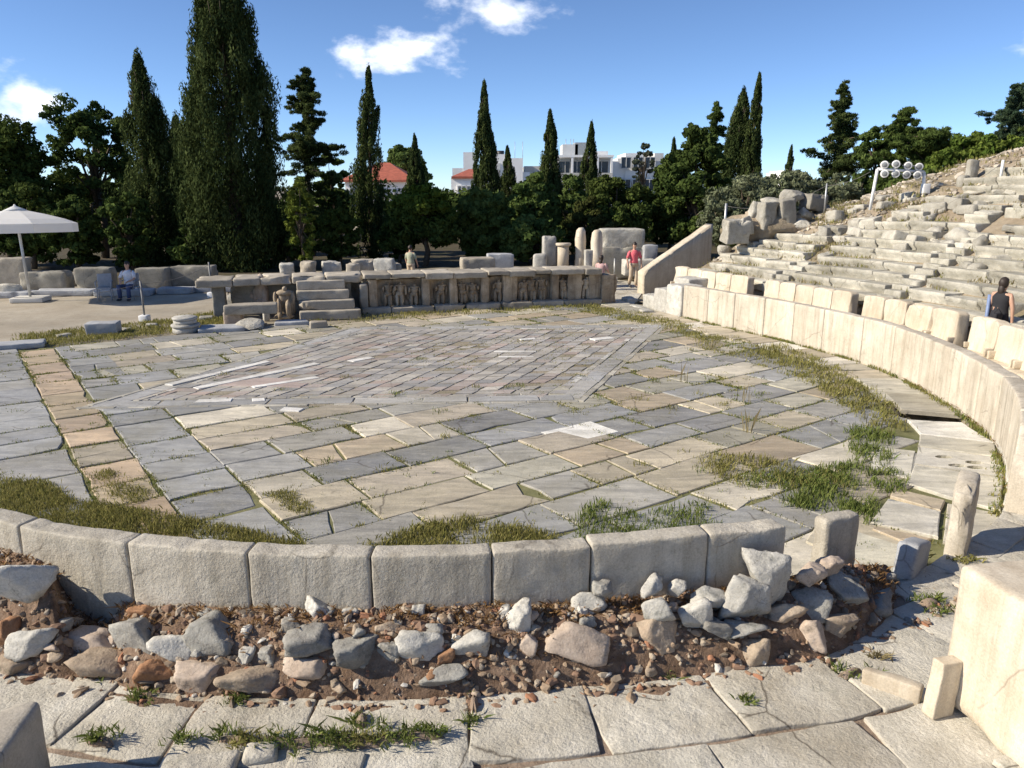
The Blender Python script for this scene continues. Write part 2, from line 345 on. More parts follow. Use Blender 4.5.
class Curve2:
    """smooth plan curve; q = length along it, d = distance to its right-hand (outer) side"""
    def __init__(s, pts):
        p = [np.array(a[:2], float) for a in pts]; p = [2 * p[0] - p[1]] + p + [2 * p[-1] - p[-2]]; o = []
        for i in range(1, len(p) - 2):
            for t in np.linspace(0, 1, 12, endpoint=False):
                a, b, c, d = p[i - 1:i + 3]
                o.append(.5 * ((2 * b) + (c - a) * t + (2 * a - 5 * b + 4 * c - d) * t * t + (3 * b - a - 3 * c + d) * t ** 3))
        o.append(p[-2]); A = np.array(o)
        for _ in range(10): A[1:-1] = .25 * A[:-2] + .5 * A[1:-1] + .25 * A[2:]
        s.A = A; seg = np.hypot(*np.diff(A, axis=0).T); s.q = np.r_[0, np.cumsum(seg)]; s.len = s.q[-1]
        T = np.gradient(A, axis=0); T /= np.hypot(*T.T)[:, None]
        for _ in range(20): T[1:-1] = .25 * T[:-2] + .5 * T[1:-1] + .25 * T[2:]
        T /= np.hypot(*T.T)[:, None]; s.T = T
    def at(s, q, d=0.0):
        x = np.interp(q, s.q, s.A[:, 0]); y = np.interp(q, s.q, s.A[:, 1])
        if q < 0: x += s.T[0, 0] * q; y += s.T[0, 1] * q
        if q > s.len: x += s.T[-1, 0] * (q - s.len); y += s.T[-1, 1] * (q - s.len)
        tx = np.interp(q, s.q, s.T[:, 0]); ty = np.interp(q, s.q, s.T[:, 1]); n = math.hypot(tx, ty)
        return x + ty / n * d, y - tx / n * d
    def ang(s, q):
        return math.atan2(np.interp(q, s.q, s.T[:, 1]), np.interp(q, s.q, s.T[:, 0]))
    def near(s, x, y):
        D = np.hypot(s.A[:, 0] - x, s.A[:, 1] - y); i = int(D.argmin()); q = s.q[i]
        best = None
        for qq in np.linspace(s.q[max(0, i - 1)], s.q[min(len(s.q) - 1, i + 1)], 9):
            px, py = s.at(qq); d2 = math.hypot(px - x, py - y)
            if best is None or d2 < best[0]: best = (d2, qq)
        q = best[1]; px, py = s.at(q); a = s.ang(q)
        return q, (x - px) * math.sin(a) - (y - py) * math.cos(a)
HB = 1.0
npx = [(0, 522), (60, 534), (125, 543), (185, 549), (245, 553), (310, 555), (370, 556.5), (430, 555.5), (490, 553), (540, 550), (590, 546), (650, 541), (710, 535), (788, 527)]
near_pts = [(-8.2, 8.9), (-7.0, 7.9), (-5.6, 6.75)] + [tuple(P(u, v, HB)[:2]) for u, v in npx]
right_pts = [(3.05, 6.36), (4.0, 6.93), (4.85, 7.55)] + [tuple(P(u, v)[:2]) for u, v in [(1003, 519), (1007, 477), (998, 449), (987.5, 434.7), (966, 417), (945, 403), (917, 387), (892.5, 375), (871, 366), (833, 354.5), (780, 340), (734, 329.5), (681.6, 317)]] + [(4.45, 25.1), (3.8, 26.9), (3.0, 29.2), (2.4, 31.0)]
C = Curve2(near_pts + right_pts)
def q_of(x, y): return C.near(x, y)[0]
WALK = .10

def bent(q0, q1, d0, d1, z0, z1, r=.025, amp=.008, seg=.12, chip=.0, ztop=None, curve=None):
    """block that follows the plan curve"""
    cv = curve or C
    vs, fs = rblock(q1 - q0, d1 - d0, z1 - z0, r=r, amp=amp, seg=seg, chip=chip); o = []
    for v in vs:
        q = (q0 + q1) / 2 + v.x; x, y = cv.at(q, (d0 + d1) / 2 - v.y); z = z0 + v.z
        if ztop: z = z0 + v.z / (z1 - z0) * (ztop(q) - z0)
        o.append(Vector((x, y, z)))
    return o, fs

# ================================================================== GROUND
def axis(lo, hi, parts):
    a = [lo]
    for (x0, x1, st) in parts: a += list(np.arange(x0, x1, st))
    return np.array(sorted(set(a + [hi])))
gx = axis(-1500, 1500, [(-1000, -200, 200), (-200, -60, 20), (-60, -18, 3), (-18, 2.4, .4), (2.4, 8, .13), (8, 16, .4), (16, 60, 3), (60, 200, 20), (200, 1001, 200)])
gy = axis(-600, 3000, [(-400, -40, 60), (-40, 2, 3), (2, 6, .35), (6, 16, .13), (16, 40, .4), (40, 80, 3), (80, 200, 15), (200, 1000, 100), (1000, 3000, 400)])
HOLE = [P(*p) for p in [(899, 404), (960, 412), (964, 424), (902, 421)]]
def gutter_in(x, y):
    ins = False
    for i in range(4):
        a, b = HOLE[i], HOLE[i - 1]
        if (a.y > y) != (b.y > y) and x < (b.x - a.x) * (y - a.y) / (b.y - a.y) + a.x: ins = not ins
    return ins
mb = MB(); vs = []; nx, ny = len(gx), len(gy)
for y in gy:
    for x in gx:
        z = -.06 + .015 * noise.noise(Vector((x * .7, y * .7, 0)))
        if abs(x) > 60 or y > 60 or y < -30: z += .4 * noise.noise(Vector((x * .01, y * .01, 3)))
        if -20 < x < 9 and 4 < y < 34 and abs(z) < .1: z = -.042 + .006 * noise.noise(Vector((x * 1.7, y * 1.7, 5)))
        if gutter_in(x, y): z = -.45
        vs.append((x, y, z))
mb.add(vs, [(j * nx + i, j * nx + i + 1, (j + 1) * nx + i + 1, (j + 1) * nx + i) for j in range(ny - 1) for i in range(nx - 1)])
tag(mb.build('ground', M['ground']), kind='structure')

# orchestra paving: grid axes s (rows) and t, 36 degrees to the view
GA = R(36); SV = Vector((math.cos(GA), math.sin(GA))); TV = Vector((math.sin(GA), -math.cos(GA)))
def st(s, t): return SV * s + TV * t
def to_st(x, y): return x * SV.x + y * SV.y, x * TV.x + y * TV.y
PAL = [((.31, .31, .305), 3), ((.35, .34, .315), 3), ((.47, .42, .33), 3), ((.43, .36, .27), 2), ((.56, .52, .44), 2.5), ((.37, .355, .30), 2.5), ((.26, .26, .265), 1), ((.41, .365, .30), 2)]
def pal(w=None):
    p = PAL if w is None else w
    k = rng.choice(len(p), p=np.array([x[1] for x in p]) / sum(x[1] for x in p)); b = rng.uniform(.78, 1.2)
    return tuple(c * b * 1.02 for c in p[k][0])
def slab(mb, corners, z, col, gap=.012, jit=.022, tilt=.004, th=.12, er=.010):
    """one paving slab: chamfered top, slightly tilted"""
    c = sum((Vector(p) for p in corners), Vector((0, 0))) / len(corners); o = []
    for p in corners:
        p = Vector(p); d = (c - p).normalized()
        o.append(p + d * gap * rng.uniform(.7, 2.8) + Vector((rng.uniform(-jit, jit), rng.uniform(-jit, jit))))
    # subdivide edges so worn edges are not straight
    pts = []
    n = len(o)
    for i in range(n):
        a, b = o[i], o[(i + 1) % n]; k = max(1, int((b - a).length / .3))
        for j in range(k):
            p = a.lerp(b, j / k)
            if j: p = p + (c - p).normalized() * abs(rng.normal(0, jit * .5))
            pts.append(p)
    if jit > .015 and len(pts) > 6 and rng.random() < .35:          # a broken corner
        i0 = int(rng.integers(len(pts))); pts[i0] = pts[i0] + (c - pts[i0]) * rng.uniform(.08, .22)
    n = len(pts); gxx, gyy = rng.normal(0, tilt, 2); zz = z + rng.normal(0, .0035)
    Z = lambda p: zz + (p - c).x * gxx + (p - c).y * gyy
    off = tuple(rng.uniform(-40, 40, 3))
    inner = [p + (c - p).normalized() * er * 1.6 for p in pts]
    vs = [(c.x, c.y, Z(c))] + [(p.x, p.y, Z(p)) for p in inner] + [(p.x, p.y, Z(p) - er) for p in pts] + [(p.x, p.y, Z(p) - th) for p in pts]
    fs = [(0, 1 + i, 1 + (i + 1) % n) for i in range(n)]
    a = 1
    for ring in (1, 1 + n):
        fs += [(ring + i, ring + n + i, ring + n + (i + 1) % n, ring + (i + 1) % n) for i in range(n)]
    mb.add(vs, fs, col, off)
MB_ = stone('joint_soil', (.125, .125, .05), (.25, .235, .12), (.08, .10, .03), .7, 3.0, .8, .95, var=0, spots=.4, crack=0)
# stage front line
SA, SB = Vector(P(365, 313)[:2]), Vector(P(601, 303.5)[:2]); SD = (SB - SA).normalized(); SN = Vector((-SD.y, SD.x))
def stage(l, d): p = SA + SD * l + SN * d; return p.x, p.y
YARD = [Vector(P(-60, 352)[:2]), Vector(P(30, 347)[:2]), Vector(P(210, 333)[:2]), Vector(P(300, 325)[:2])]
def inside(x, y, m=0.0):
    q, d = C.near(x, y)
    if d > -.12 + m: return False
    # beyond stage line
    if (Vector((x, y)) - SA).dot(SN) > -.15: return False
    # yard edge on the left: line from (30,347) to (300,325)
    a, b = YARD[1], YARD[3]; n = Vector((-(b - a).y, (b - a).x)).normalized()
    if (Vector((x, y)) - a).dot(n) > -.05: return False
    return x > -26
LC = (9.0, -15.1); LA, LBq = 7.6, 4.95
def in_loz(x, y, grow=0.0):
    s, t = to_st(x, y); return abs(s - LC[0]) / (LA + grow * 1.55) + abs(t - LC[1]) / (LBq + grow) < 1
GUT = -1.1
floor = MB(); JOINTS = []
GREYCOL = [((.31, .315, .32), 3), ((.36, .355, .345), 2), ((.28, .285, .295), 2)]
BEIGE = [((.50, .41, .29), 3), ((.46, .36, .26), 3), ((.45, .40, .32), 2), ((.42, .33, .25), 1)]
def place(s0, s1, t0, t1, col):
    c = st((s0 + s1) / 2, (t0 + t1) / 2)
    if not inside(c.x, c.y, .12): return
    if in_loz(c.x, c.y, -.55): return
    q, d = C.near(c.x, c.y)
    if q > qG0 and d > GUT + .30: return
    if any(gutter_in(c.x + a_, c.y + b_) for a_ in (-.5, -.2, .2, .5) for b_ in (-.4, 0, .4)): return
    JOINTS.append((st(s0, t0), st(s1, t0))); JOINTS.append((st(s0, t0), st(s0, t1)))
    if rng.random() < .13 and s1 - s0 > .5 and t1 - t0 > .4:        # slab cracked in two
        a_, b_ = rng.uniform(.3, .7, 2)
        if s1 - s0 > t1 - t0: pa_, pb_ = st(s0 + (s1 - s0) * a_, t0), st(s0 + (s1 - s0) * b_, t1); slab(floor, [st(s0, t0), pa_, pb_, st(s0, t1)], 0, col, jit=.012); slab(floor, [pa_, st(s1, t0), st(s1, t1), pb_], 0, tuple(x * .96 for x in col), jit=.012)
        else: pa_, pb_ = st(s0, t0 + (t1 - t0) * a_), st(s1, t0 + (t1 - t0) * b_); slab(floor, [st(s0, t0), st(s1, t0), pb_, pa_], 0, col, jit=.012); slab(floor, [pa_, pb_, st(s1, t1), st(s0, t1)], 0, tuple(x * .96 for x in col), jit=.012)
        return
    slab(floor, [st(s0, t0), st(s1, t0), st(s1, t1), st(s0, t1)], 0, col)
qG0 = q_of(*P(870, 585)[:2])
# left columns running towards the viewer (s bands), right rows (t bands)
cols = [(-9, 'g'), (-8.0, 'b'), (-7.1, 'g'), (-6.2, 'm'), (-5.2, 'g'), (-4.3, 'm'), (-3.4, 'b'), (-2.5, 'g'), (-1.7, 'm'), (-.75, 'g'), (.15, 'g'), (1.06, 'b'), (1.80, 'g'), (2.72, None)]
for (s0, kind), (s1, _) in zip(cols[:-1], cols[1:]):
    t = -28 + rng.uniform(0, .5)
    while t < 0:
        l = rng.uniform(.7, 1.25); w = {'g': GREYCOL, 'b': BEIGE, 'm': PAL}[kind]
        place(s0, s1, t, t + l, pal(w)); t += l
t = -30.0
while t < 2:
    h = rng.uniform(.62, .92); s = 2.72 + (rng.uniform(-.6, 0) if t < -17 else 0)
    bias = rng.integers(0, 3)
    while s < 24:
        l = rng.uniform(.85, 1.65)
        place(s, s + l, t, t + h, pal(PAL if bias else (GREYCOL if rng.random() < .5 else PAL))); s += l
    t += h
# the single whitest slab
wc = P(580, 432); ws, wt = to_st(wc.x, wc.y)
slab(floor, [st(ws - .55, wt - .36), st(ws + .55, wt - .36), st(ws + .55, wt + .36), st(ws - .55, wt + .36)], .008, (.80, .79, .76))
bed = MB(); bx = np.arange(-26, 9, .3); by = np.arange(4.5, 28, .3); keep = {}
for i_, xx in enumerate(bx):
    for j_, yy in enumerate(by):
        if inside(xx, yy, .5) and not gutter_in(xx, yy): keep[(i_, j_)] = len(bed.v); bed.v.append((xx, yy, -.020 + .008 * noise.noise(Vector((xx * 2.3, yy * 2.3, 7)))))
for (i_, j_) in keep:
    k4 = [(i_, j_), (i_ + 1, j_), (i_ + 1, j_ + 1), (i_, j_ + 1)]
    if all(k in keep for k in k4) and not any(gutter_in(bx[i_] + a_, by[j_] + b_) for a_ in (0, .15, .3) for b_ in (0, .15, .3)): bed.f.append(tuple(keep[k] for k in k4))
tag(bed.build('soil', MB_), kind='structure')
fl = tag(floor.build('pavement', M['paving'], smooth=False), kind='structure')
# lozenge of small tiles
tl = MB()
D1 = Vector((math.cos(R(1.0)), math.sin(R(1.0)))); D2 = Vector((math.cos(R(66.5)), math.sin(R(66.5))))
lc = st(*LC)
# base sheet of soil under tiles
lb = MB(); q4 = [st(LC[0] - LA, LC[1]), st(LC[0], LC[1] + LBq), st(LC[0] + LA, LC[1]), st(LC[0], LC[1] - LBq)]
lb.add([(p.x, p.y, -.004) for p in q4], [(0, 1, 2, 3)]); tag(lb.build('lozenge_bed', M['ground']), kind='structure')
LP_ = [((.36, .345, .335), 3), ((.40, .375, .34), 3), ((.385, .335, .31), 2), ((.44, .415, .375), 2), ((.32, .315, .31), 1.5), ((.39, .32, .285), 1)]
w1, w2 = .36, .30
for i in range(-34, 35):
    for j in range(-40, 41):
        c = lc + D1 * (i * w1 + (j % 2) * .0 + rng.normal(0, .01)) + D2 * (j * w2)
        if not in_loz(c.x, c.y, -.62) or not inside(c.x, c.y): continue
        if rng.random() < .06: continue
        slab(tl, [c - D1 * w1 / 2 - D2 * w2 / 2, c + D1 * w1 / 2 - D2 * w2 / 2, c + D1 * w1 / 2 + D2 * w2 / 2, c - D1 * w1 / 2 + D2 * w2 / 2], .008, pal(LP_), gap=.010, jit=.018, tilt=.012, th=.03, er=.006)
# border bands of grey slabs with thin white inner strips
corn = q4 + [q4[0]]
for a, b in zip(corn[:-1], corn[1:]):
    d = (b - a).normalized(); n = Vector((-d.y, d.x));  ln = (b - a).length
    if (lc - a).dot(n) < 0: n = -n
    for (o0, o1, colset, l0, l1) in [(.02, .13, [((.42, .40, .35), 1), ((.38, .36, .31), 1)], .3, .7), (.15, .52, [((.36, .36, .36), 2), ((.40, .39, .37), 1)], .7, 1.6), (.54, .66, [((.42, .40, .35), 2), ((.56, .55, .52), 1), ((.38, .36, .32), 2)], .2, .5)]:
        x = o0 * 1.5
        while x < ln - o1 * 1.5:
            l = rng.uniform(l0, l1); e = min(x + l, ln - o0)
            c = a + d * (x + e) / 2 + n * (o0 + o1) / 2
            if inside(c.x, c.y) and rng.random() < .93:
                slab(tl, [a + d * x + n * o0, a + d * e + n * o0, a + d * e + n * o1, a + d * x + n * o1], .01, pal(colset), gap=.008, jit=.01, tilt=.004, th=.03, er=.006)
            x = e
# long white marble strips set in the lozenge
for (u0, v0, u1, v1, w) in [(168, 386, 268, 362, .2), (196, 389, 318, 364, .2), (252, 388, 318, 378, .16), (498, 357, 534, 357, .12), (494, 352, 536, 352, .16), (196, 402, 232, 401, .22), (252, 401, 266, 400, .22), (281, 410, 302, 411, .2), (592, 340, 612, 338, .3), (520, 340, 536, 339, .2), (350, 362, 372, 358, .2)]:
    a, b = Vector(P(u0, v0)[:2]), Vector(P(u1, v1)[:2]); d = (b - a).normalized(); n = Vector((-d.y, d.x)) * w / 2
    slab(tl, [a - n, b - n, b + n, a + n], .022, (.74, .73, .71), gap=.005, jit=.015, tilt=.001, th=.03, er=.006)
# pinkish field between the strips
a = [Vector(P(*p)[:2]) for p in [(205, 386), (300, 388), (318, 380), (262, 378)]]
slab(tl, a, .016, (.44, .36, .33), jit=.02, tilt=.001, th=.02)
tag(tl.build('lozenge_pavement', M['tile'], smooth=False), kind='structure')

# gutter covers along the right hand barrier
gc = MB()
def cpx(x, y): return Vector(P(764 + x / 3.938, 380 + y / 3.938)[:2])
GL = (.56, .54, .48)
quads = [([(470, 50), (655, 62), (785, 140), (538, 118)], (.36, .34, .29)), ([(560, 158), (782, 170), (905, 250), (612, 216)], (.66, .65, .62)),
         ([(612, 218), (905, 253), (925, 308), (606, 264)], (.50, .48, .42)), ([(590, 338), (945, 392), (935, 520), (715, 462), (562, 412)], GL),  # first quad here: shadowed strip, shade put into its greyer colour
         ([(505, 428), (715, 478), (700, 522), (492, 462)], (.50, .43, .33)), ([(490, 472), (702, 524), (690, 625), (415, 568)], (.60, .58, .53)),
         ([(432, 580), (660, 628), (600, 660), (420, 588)], (.40, .33, .25)), ([(352, 592), (600, 668), (540, 765), (300, 765)], (.56, .54, .46)),
         ([(220, 540), (345, 560), (300, 700), (160, 640)], (.55, .50, .40)), ([(440, 262), (600, 280), (584, 396), (415, 352)], (.58, .56, .5)), ([(722, 484), (945, 526), (915, 660), (705, 640)], (.52, .49, .42))]
for q, c in quads: slab(gc, [cpx(*p) for p in q], .020 if c not in ((.56, .54, .46), (.58, .56, .5), (.52, .49, .42)) else .006, c, gap=.006, jit=.012, tilt=.002, th=.08, er=.010)
# pierced cover with a rosette of four openings
bm = bmesh.new(); outer = [cpx(*p) for p in [(608, 268), (922, 312), (946, 388), (592, 334)]]
def loop(pts):
    vv = [bm.verts.new((p.x, p.y, .022)) for p in pts]; return [bm.edges.new((vv[i], vv[(i + 1) % len(vv)])) for i in range(len(vv))], vv
ed, _ = loop(outer); holes = []
for (hx, hy) in [(708, 308), (828, 330), (762, 342), (835, 350)]:
    c = cpx(hx, hy); e2, v2 = loop([c + Vector((math.cos(w) * .13, math.sin(w) * .07)) for w in np.linspace(0, 2 * math.pi, 12, endpoint=False)]); ed += e2; holes.append(v2)
bmesh.ops.triangle_fill(bm, edges=ed, use_beauty=True)
bm.verts.ensure_lookup_table(); idx = {v: i for i, v in enumerate(bm.verts)}
vs = [tuple(v.co) for v in bm.verts]; fs = [tuple(idx[v] for v in f.verts) for f in bm.faces]
off = (3., 5., 1.)
gc.add(vs, fs, (.62, .60, .55), off)
for hl in holes + [list(bm.verts)[:4]]:
    n = len(hl); v0 = [tuple(v.co) for v in hl]; v1 = [(x, y, z - .12) for x, y, z in v0]
    gc.add(v0 + v1, [(i, (i + 1) % n, n + (i + 1) % n, n + i) for i in range(n)], (.5, .48, .43), off)
bm.free()
q = q_of(*C.at(q_of(7.0, 13.2)))
qx = C.near(*P(935, 403)[:2])[0]
while qx < C.len - 3:
    l = rng.uniform(.6, 1.1); pts = [Vector(C.at(qx, -.06)), Vector(C.at(qx + l, -.06)), Vector(C.at(qx + l, GUT + rng.uniform(-.1, .15))), Vector(C.at(qx, GUT + rng.uniform(-.1, .15)))]
    slab(gc, pts, .018, pal([((.55, .53, .47), 3), ((.47, .42, .34), 2), ((.38, .36, .31), 1.5), ((.62, .60, .56), 1)]), gap=.012, jit=.02, tilt=.006, th=.1); qx += l
tag(gc.build('gutter_pavement', M['paving'], smooth=False), kind='structure')

# near walkway outside the barrier
wk = MB()
qa, qb = .5, q_of(6.6, 11.3)
def wslab(q0, q1, d0, d1, z, amp=.006):
    vs, fs = rblock(q1 - q0 - .012, d1 - d0 - .012, .22, r=.012, amp=amp, seg=.10, chip=.03, fq=2.0); o = []; k = rng.uniform(0, 99); sk = rng.normal(0, .07)
    for v in vs:
        q = (q0 + q1) / 2 + v.x + sk * v.y; x, y = C.at(q, (d0 + d1) / 2 - v.y)
        w = noise.noise_vector(Vector((x * 1.7, y * 1.7, k))) * .03 + noise.noise_vector(Vector((x * 6, y * 6, k))) * .012
        o.append(Vector((x + w.x, y + w.y, z - .22 + v.z + .008 * noise.noise(Vector((x * 1.3, y * 1.3, k))))))
    wk.add(o, fs)
x = qa
while x < qb:
    l = rng.uniform(.7, 1.15); wslab(x, x + l, .30, 1.22 + rng.uniform(-.04, .04), WALK + rng.normal(0, .006)); x += l
x = q_of(3.5, 6.65)
while x < qb:
    l = rng.uniform(.6, .9); wslab(x, x + l, -.02, .34, WALK - .004 + rng.normal(0, .004)); x += l
x = qa - .3
while x < qb:
    l = rng.uniform(.8, 1.5); wslab(x, x + l, 1.24, 1.86 + rng.uniform(-.05, .05), WALK - .004 + rng.normal(0, .005), .014); x += l
x = qa - .6
while x < qb:
    l = rng.uniform(1.0, 1.7); wslab(x, x + l, 1.88, 2.9, WALK + .035 + rng.normal(0, .008), .016); x += l
tag(wk.build('walkway', M['walk']), kind='structure')
wb = MB(); qs = np.linspace(0, q_of(6.6, 11.3), 60); vs = []; ds = np.linspace(.02, 3.2, 24)
for q in qs:
    for d in ds:
        x, y = C.at(q, d); vs.append((x, y, WALK - .030 + .010 * noise.noise(Vector((x * 3, y * 3, 0)))))
wb.add(vs, [(i * 24 + j, (i + 1) * 24 + j, (i + 1) * 24 + j + 1, i * 24 + j + 1) for i in range(59) for j in range(23)])
for (u_, v_, rx_, ry_) in [(285, 745, .26, .055), (345, 742, .34, .06), (410, 738, .26, .05), (240, 742, .16, .04), (100, 742, .10, .04), (474, 705, .03, .09), (362, 722, .04, .09), (930, 604, .10, .06), (850, 674, .12, .03)]:
    c_ = P(u_, v_, WALK); b_ = len(wb.v); nn = 40; ang_ = C.ang(C.near(c_.x, c_.y)[0]); rings_ = 5
    for r_ in range(rings_):
        f_ = 1 - r_ / (rings_ - .5)
        for k_ in range(nn):
            w_ = 2 * math.pi * k_ / nn; j_ = 1 + .5 * noise.noise(Vector((math.cos(w_) * 1.8 + u_, math.sin(w_) * 1.8, 3))) + .25 * noise.noise(Vector((math.cos(w_) * 5 + u_, math.sin(w_) * 5, 3)))
            lx_, ly_ = math.cos(w_) * rx_ * f_ * j_, math.sin(w_) * ry_ * f_ * j_
            wb.v.append((c_.x + lx_ * math.cos(ang_) - ly_ * math.sin(ang_), c_.y + lx_ * math.sin(ang_) + ly_ * math.cos(ang_), WALK - .01 + .058 * (1 - f_ ** 2) ** .5 + .006 * noise.noise(Vector((lx_ * 30, ly_ * 30, u_)))))
    for r_ in range(rings_ - 1):
        for k_ in range(nn): wb.f.append((b_ + r_ * nn + k_, b_ + r_ * nn + (k_ + 1) % nn, b_ + (r_ + 1) * nn + (k_ + 1) % nn, b_ + (r_ + 1) * nn + k_))
    wb.f.append(tuple(b_ + (rings_ - 1) * nn + k_ for k_ in range(nn)))
tag(wb.build('walkway_soil', M['mortar']), kind='structure')

# ================================================================== NEAR BARRIER
nb = thing('marble_barrier', C.at(q_of(*P(430, 555, HB)[:2])) + (0,), 'low curved barrier of upright marble slabs behind the rubble in front', 'stone barrier')
jq = [q_of(*P(u, v, HB)[:2]) for u, v in [(18, 526), (126, 543), (246, 553), (370, 556.5), (492, 553), (591, 546), (709, 535), (788, 527)]]
jq = [jq[0] - 2.6, jq[0] - 1.75, jq[0] - .88] + jq
for i, (q0, q1) in enumerate(zip(jq[:-1], jq[1:])):
    hz = HB + rng.normal(0, .007)
    wob = rng.uniform(0, 100); 
    vs, fs = bent(q0 + .006, q1 - .006, -.20, 0, -.1, hz, r=.022, amp=.010, seg=.05, chip=.10, ztop=lambda q: hz + .012 * noise.noise(Vector((q * 2.5 + wob, 0, 0))) - .035 * max(0, noise.noise(Vector((q * 4 + wob, 5, 0))) - .25))
    m = MB(); m.add(vs, fs); m.build('barrier_slab', M['barrier'], nb)

# ================================================================== SOIL BANK AND RUBBLE
u_of = lambda x, y, z: 512 + FPX * x / (y * cp - (z - CAMZ) * sp)
def bank_h(x, y, q=None, d=None):
    if q is None: q, d = C.near(x, y)
    u = u_of(x, y, .4)
    top = np.interp(u, [-200, 0, 55, 72, 105, 125, 300, 500, 620, 700, 800, 860, 890, 905], [.74, .74, .70, .34, .22, .46, .55, .54, .50, .50, .52, .42, .25, .02])
    bt = np.interp(u, [0, 400, 650, 800, 880, 905], [.62, .56, .58, .62, .55, .5])
    k = (d - .14) / (bt - .14)
    nzv = noise.fractal(Vector((x * 3.2, y * 3.2, 1)), 1, 2, 4)
    if d < .14: h = top - d * .25
    else:
        k = max(0, min(1, k)); h = (top - .035) * (1 - k ** 1.7) * (1 if k < 1 else 0)
    if d > bt: return WALK - .002 + .022 * nzv - .05 * (d - bt) / .3
    return WALK - .03 + max(-.04, (h - WALK + .03)) + .035 * nzv
bk = MB(); q0, q1 = jq[0] + .2, q_of(3.9, 6.9); nq, nd = 300, 40; vs = []
for i in range(nq):
    q = q0 + (q1 - q0) * i / (nq - 1)
    for j in range(nd):
        d = -.02 + .98 * j / (nd - 1); x, y = C.at(q, d); vs.append((x, y, bank_h(x, y, q, d)))
bk.add(vs, [(i * nd + j, i * nd + j + 1, (i + 1) * nd + j + 1, (i + 1) * nd + j) for i in range(nq - 1) for j in range(nd - 1)])
tag(bk.build('soil_bank', M['soil']), kind='structure')
def bank_hit(u, v):
    d0 = ray(u, v); t = 3.0
    while t < 9:
        p = Vector((0, 0, CAMZ)) + d0 * t
        if p.z < .95 and p.z < bank_h(p.x, p.y): return p
        t += .02
    return Vector((0, 0, CAMZ)) + d0 * 6
def at_d(u, v, dv):
    d0 = ray(u, v); t = 4.0
    while t < 10:
        p = Vector((0, 0, CAMZ)) + d0 * t; q, d = C.near(p.x, p.y)
        if d < dv: return p
        t += .02
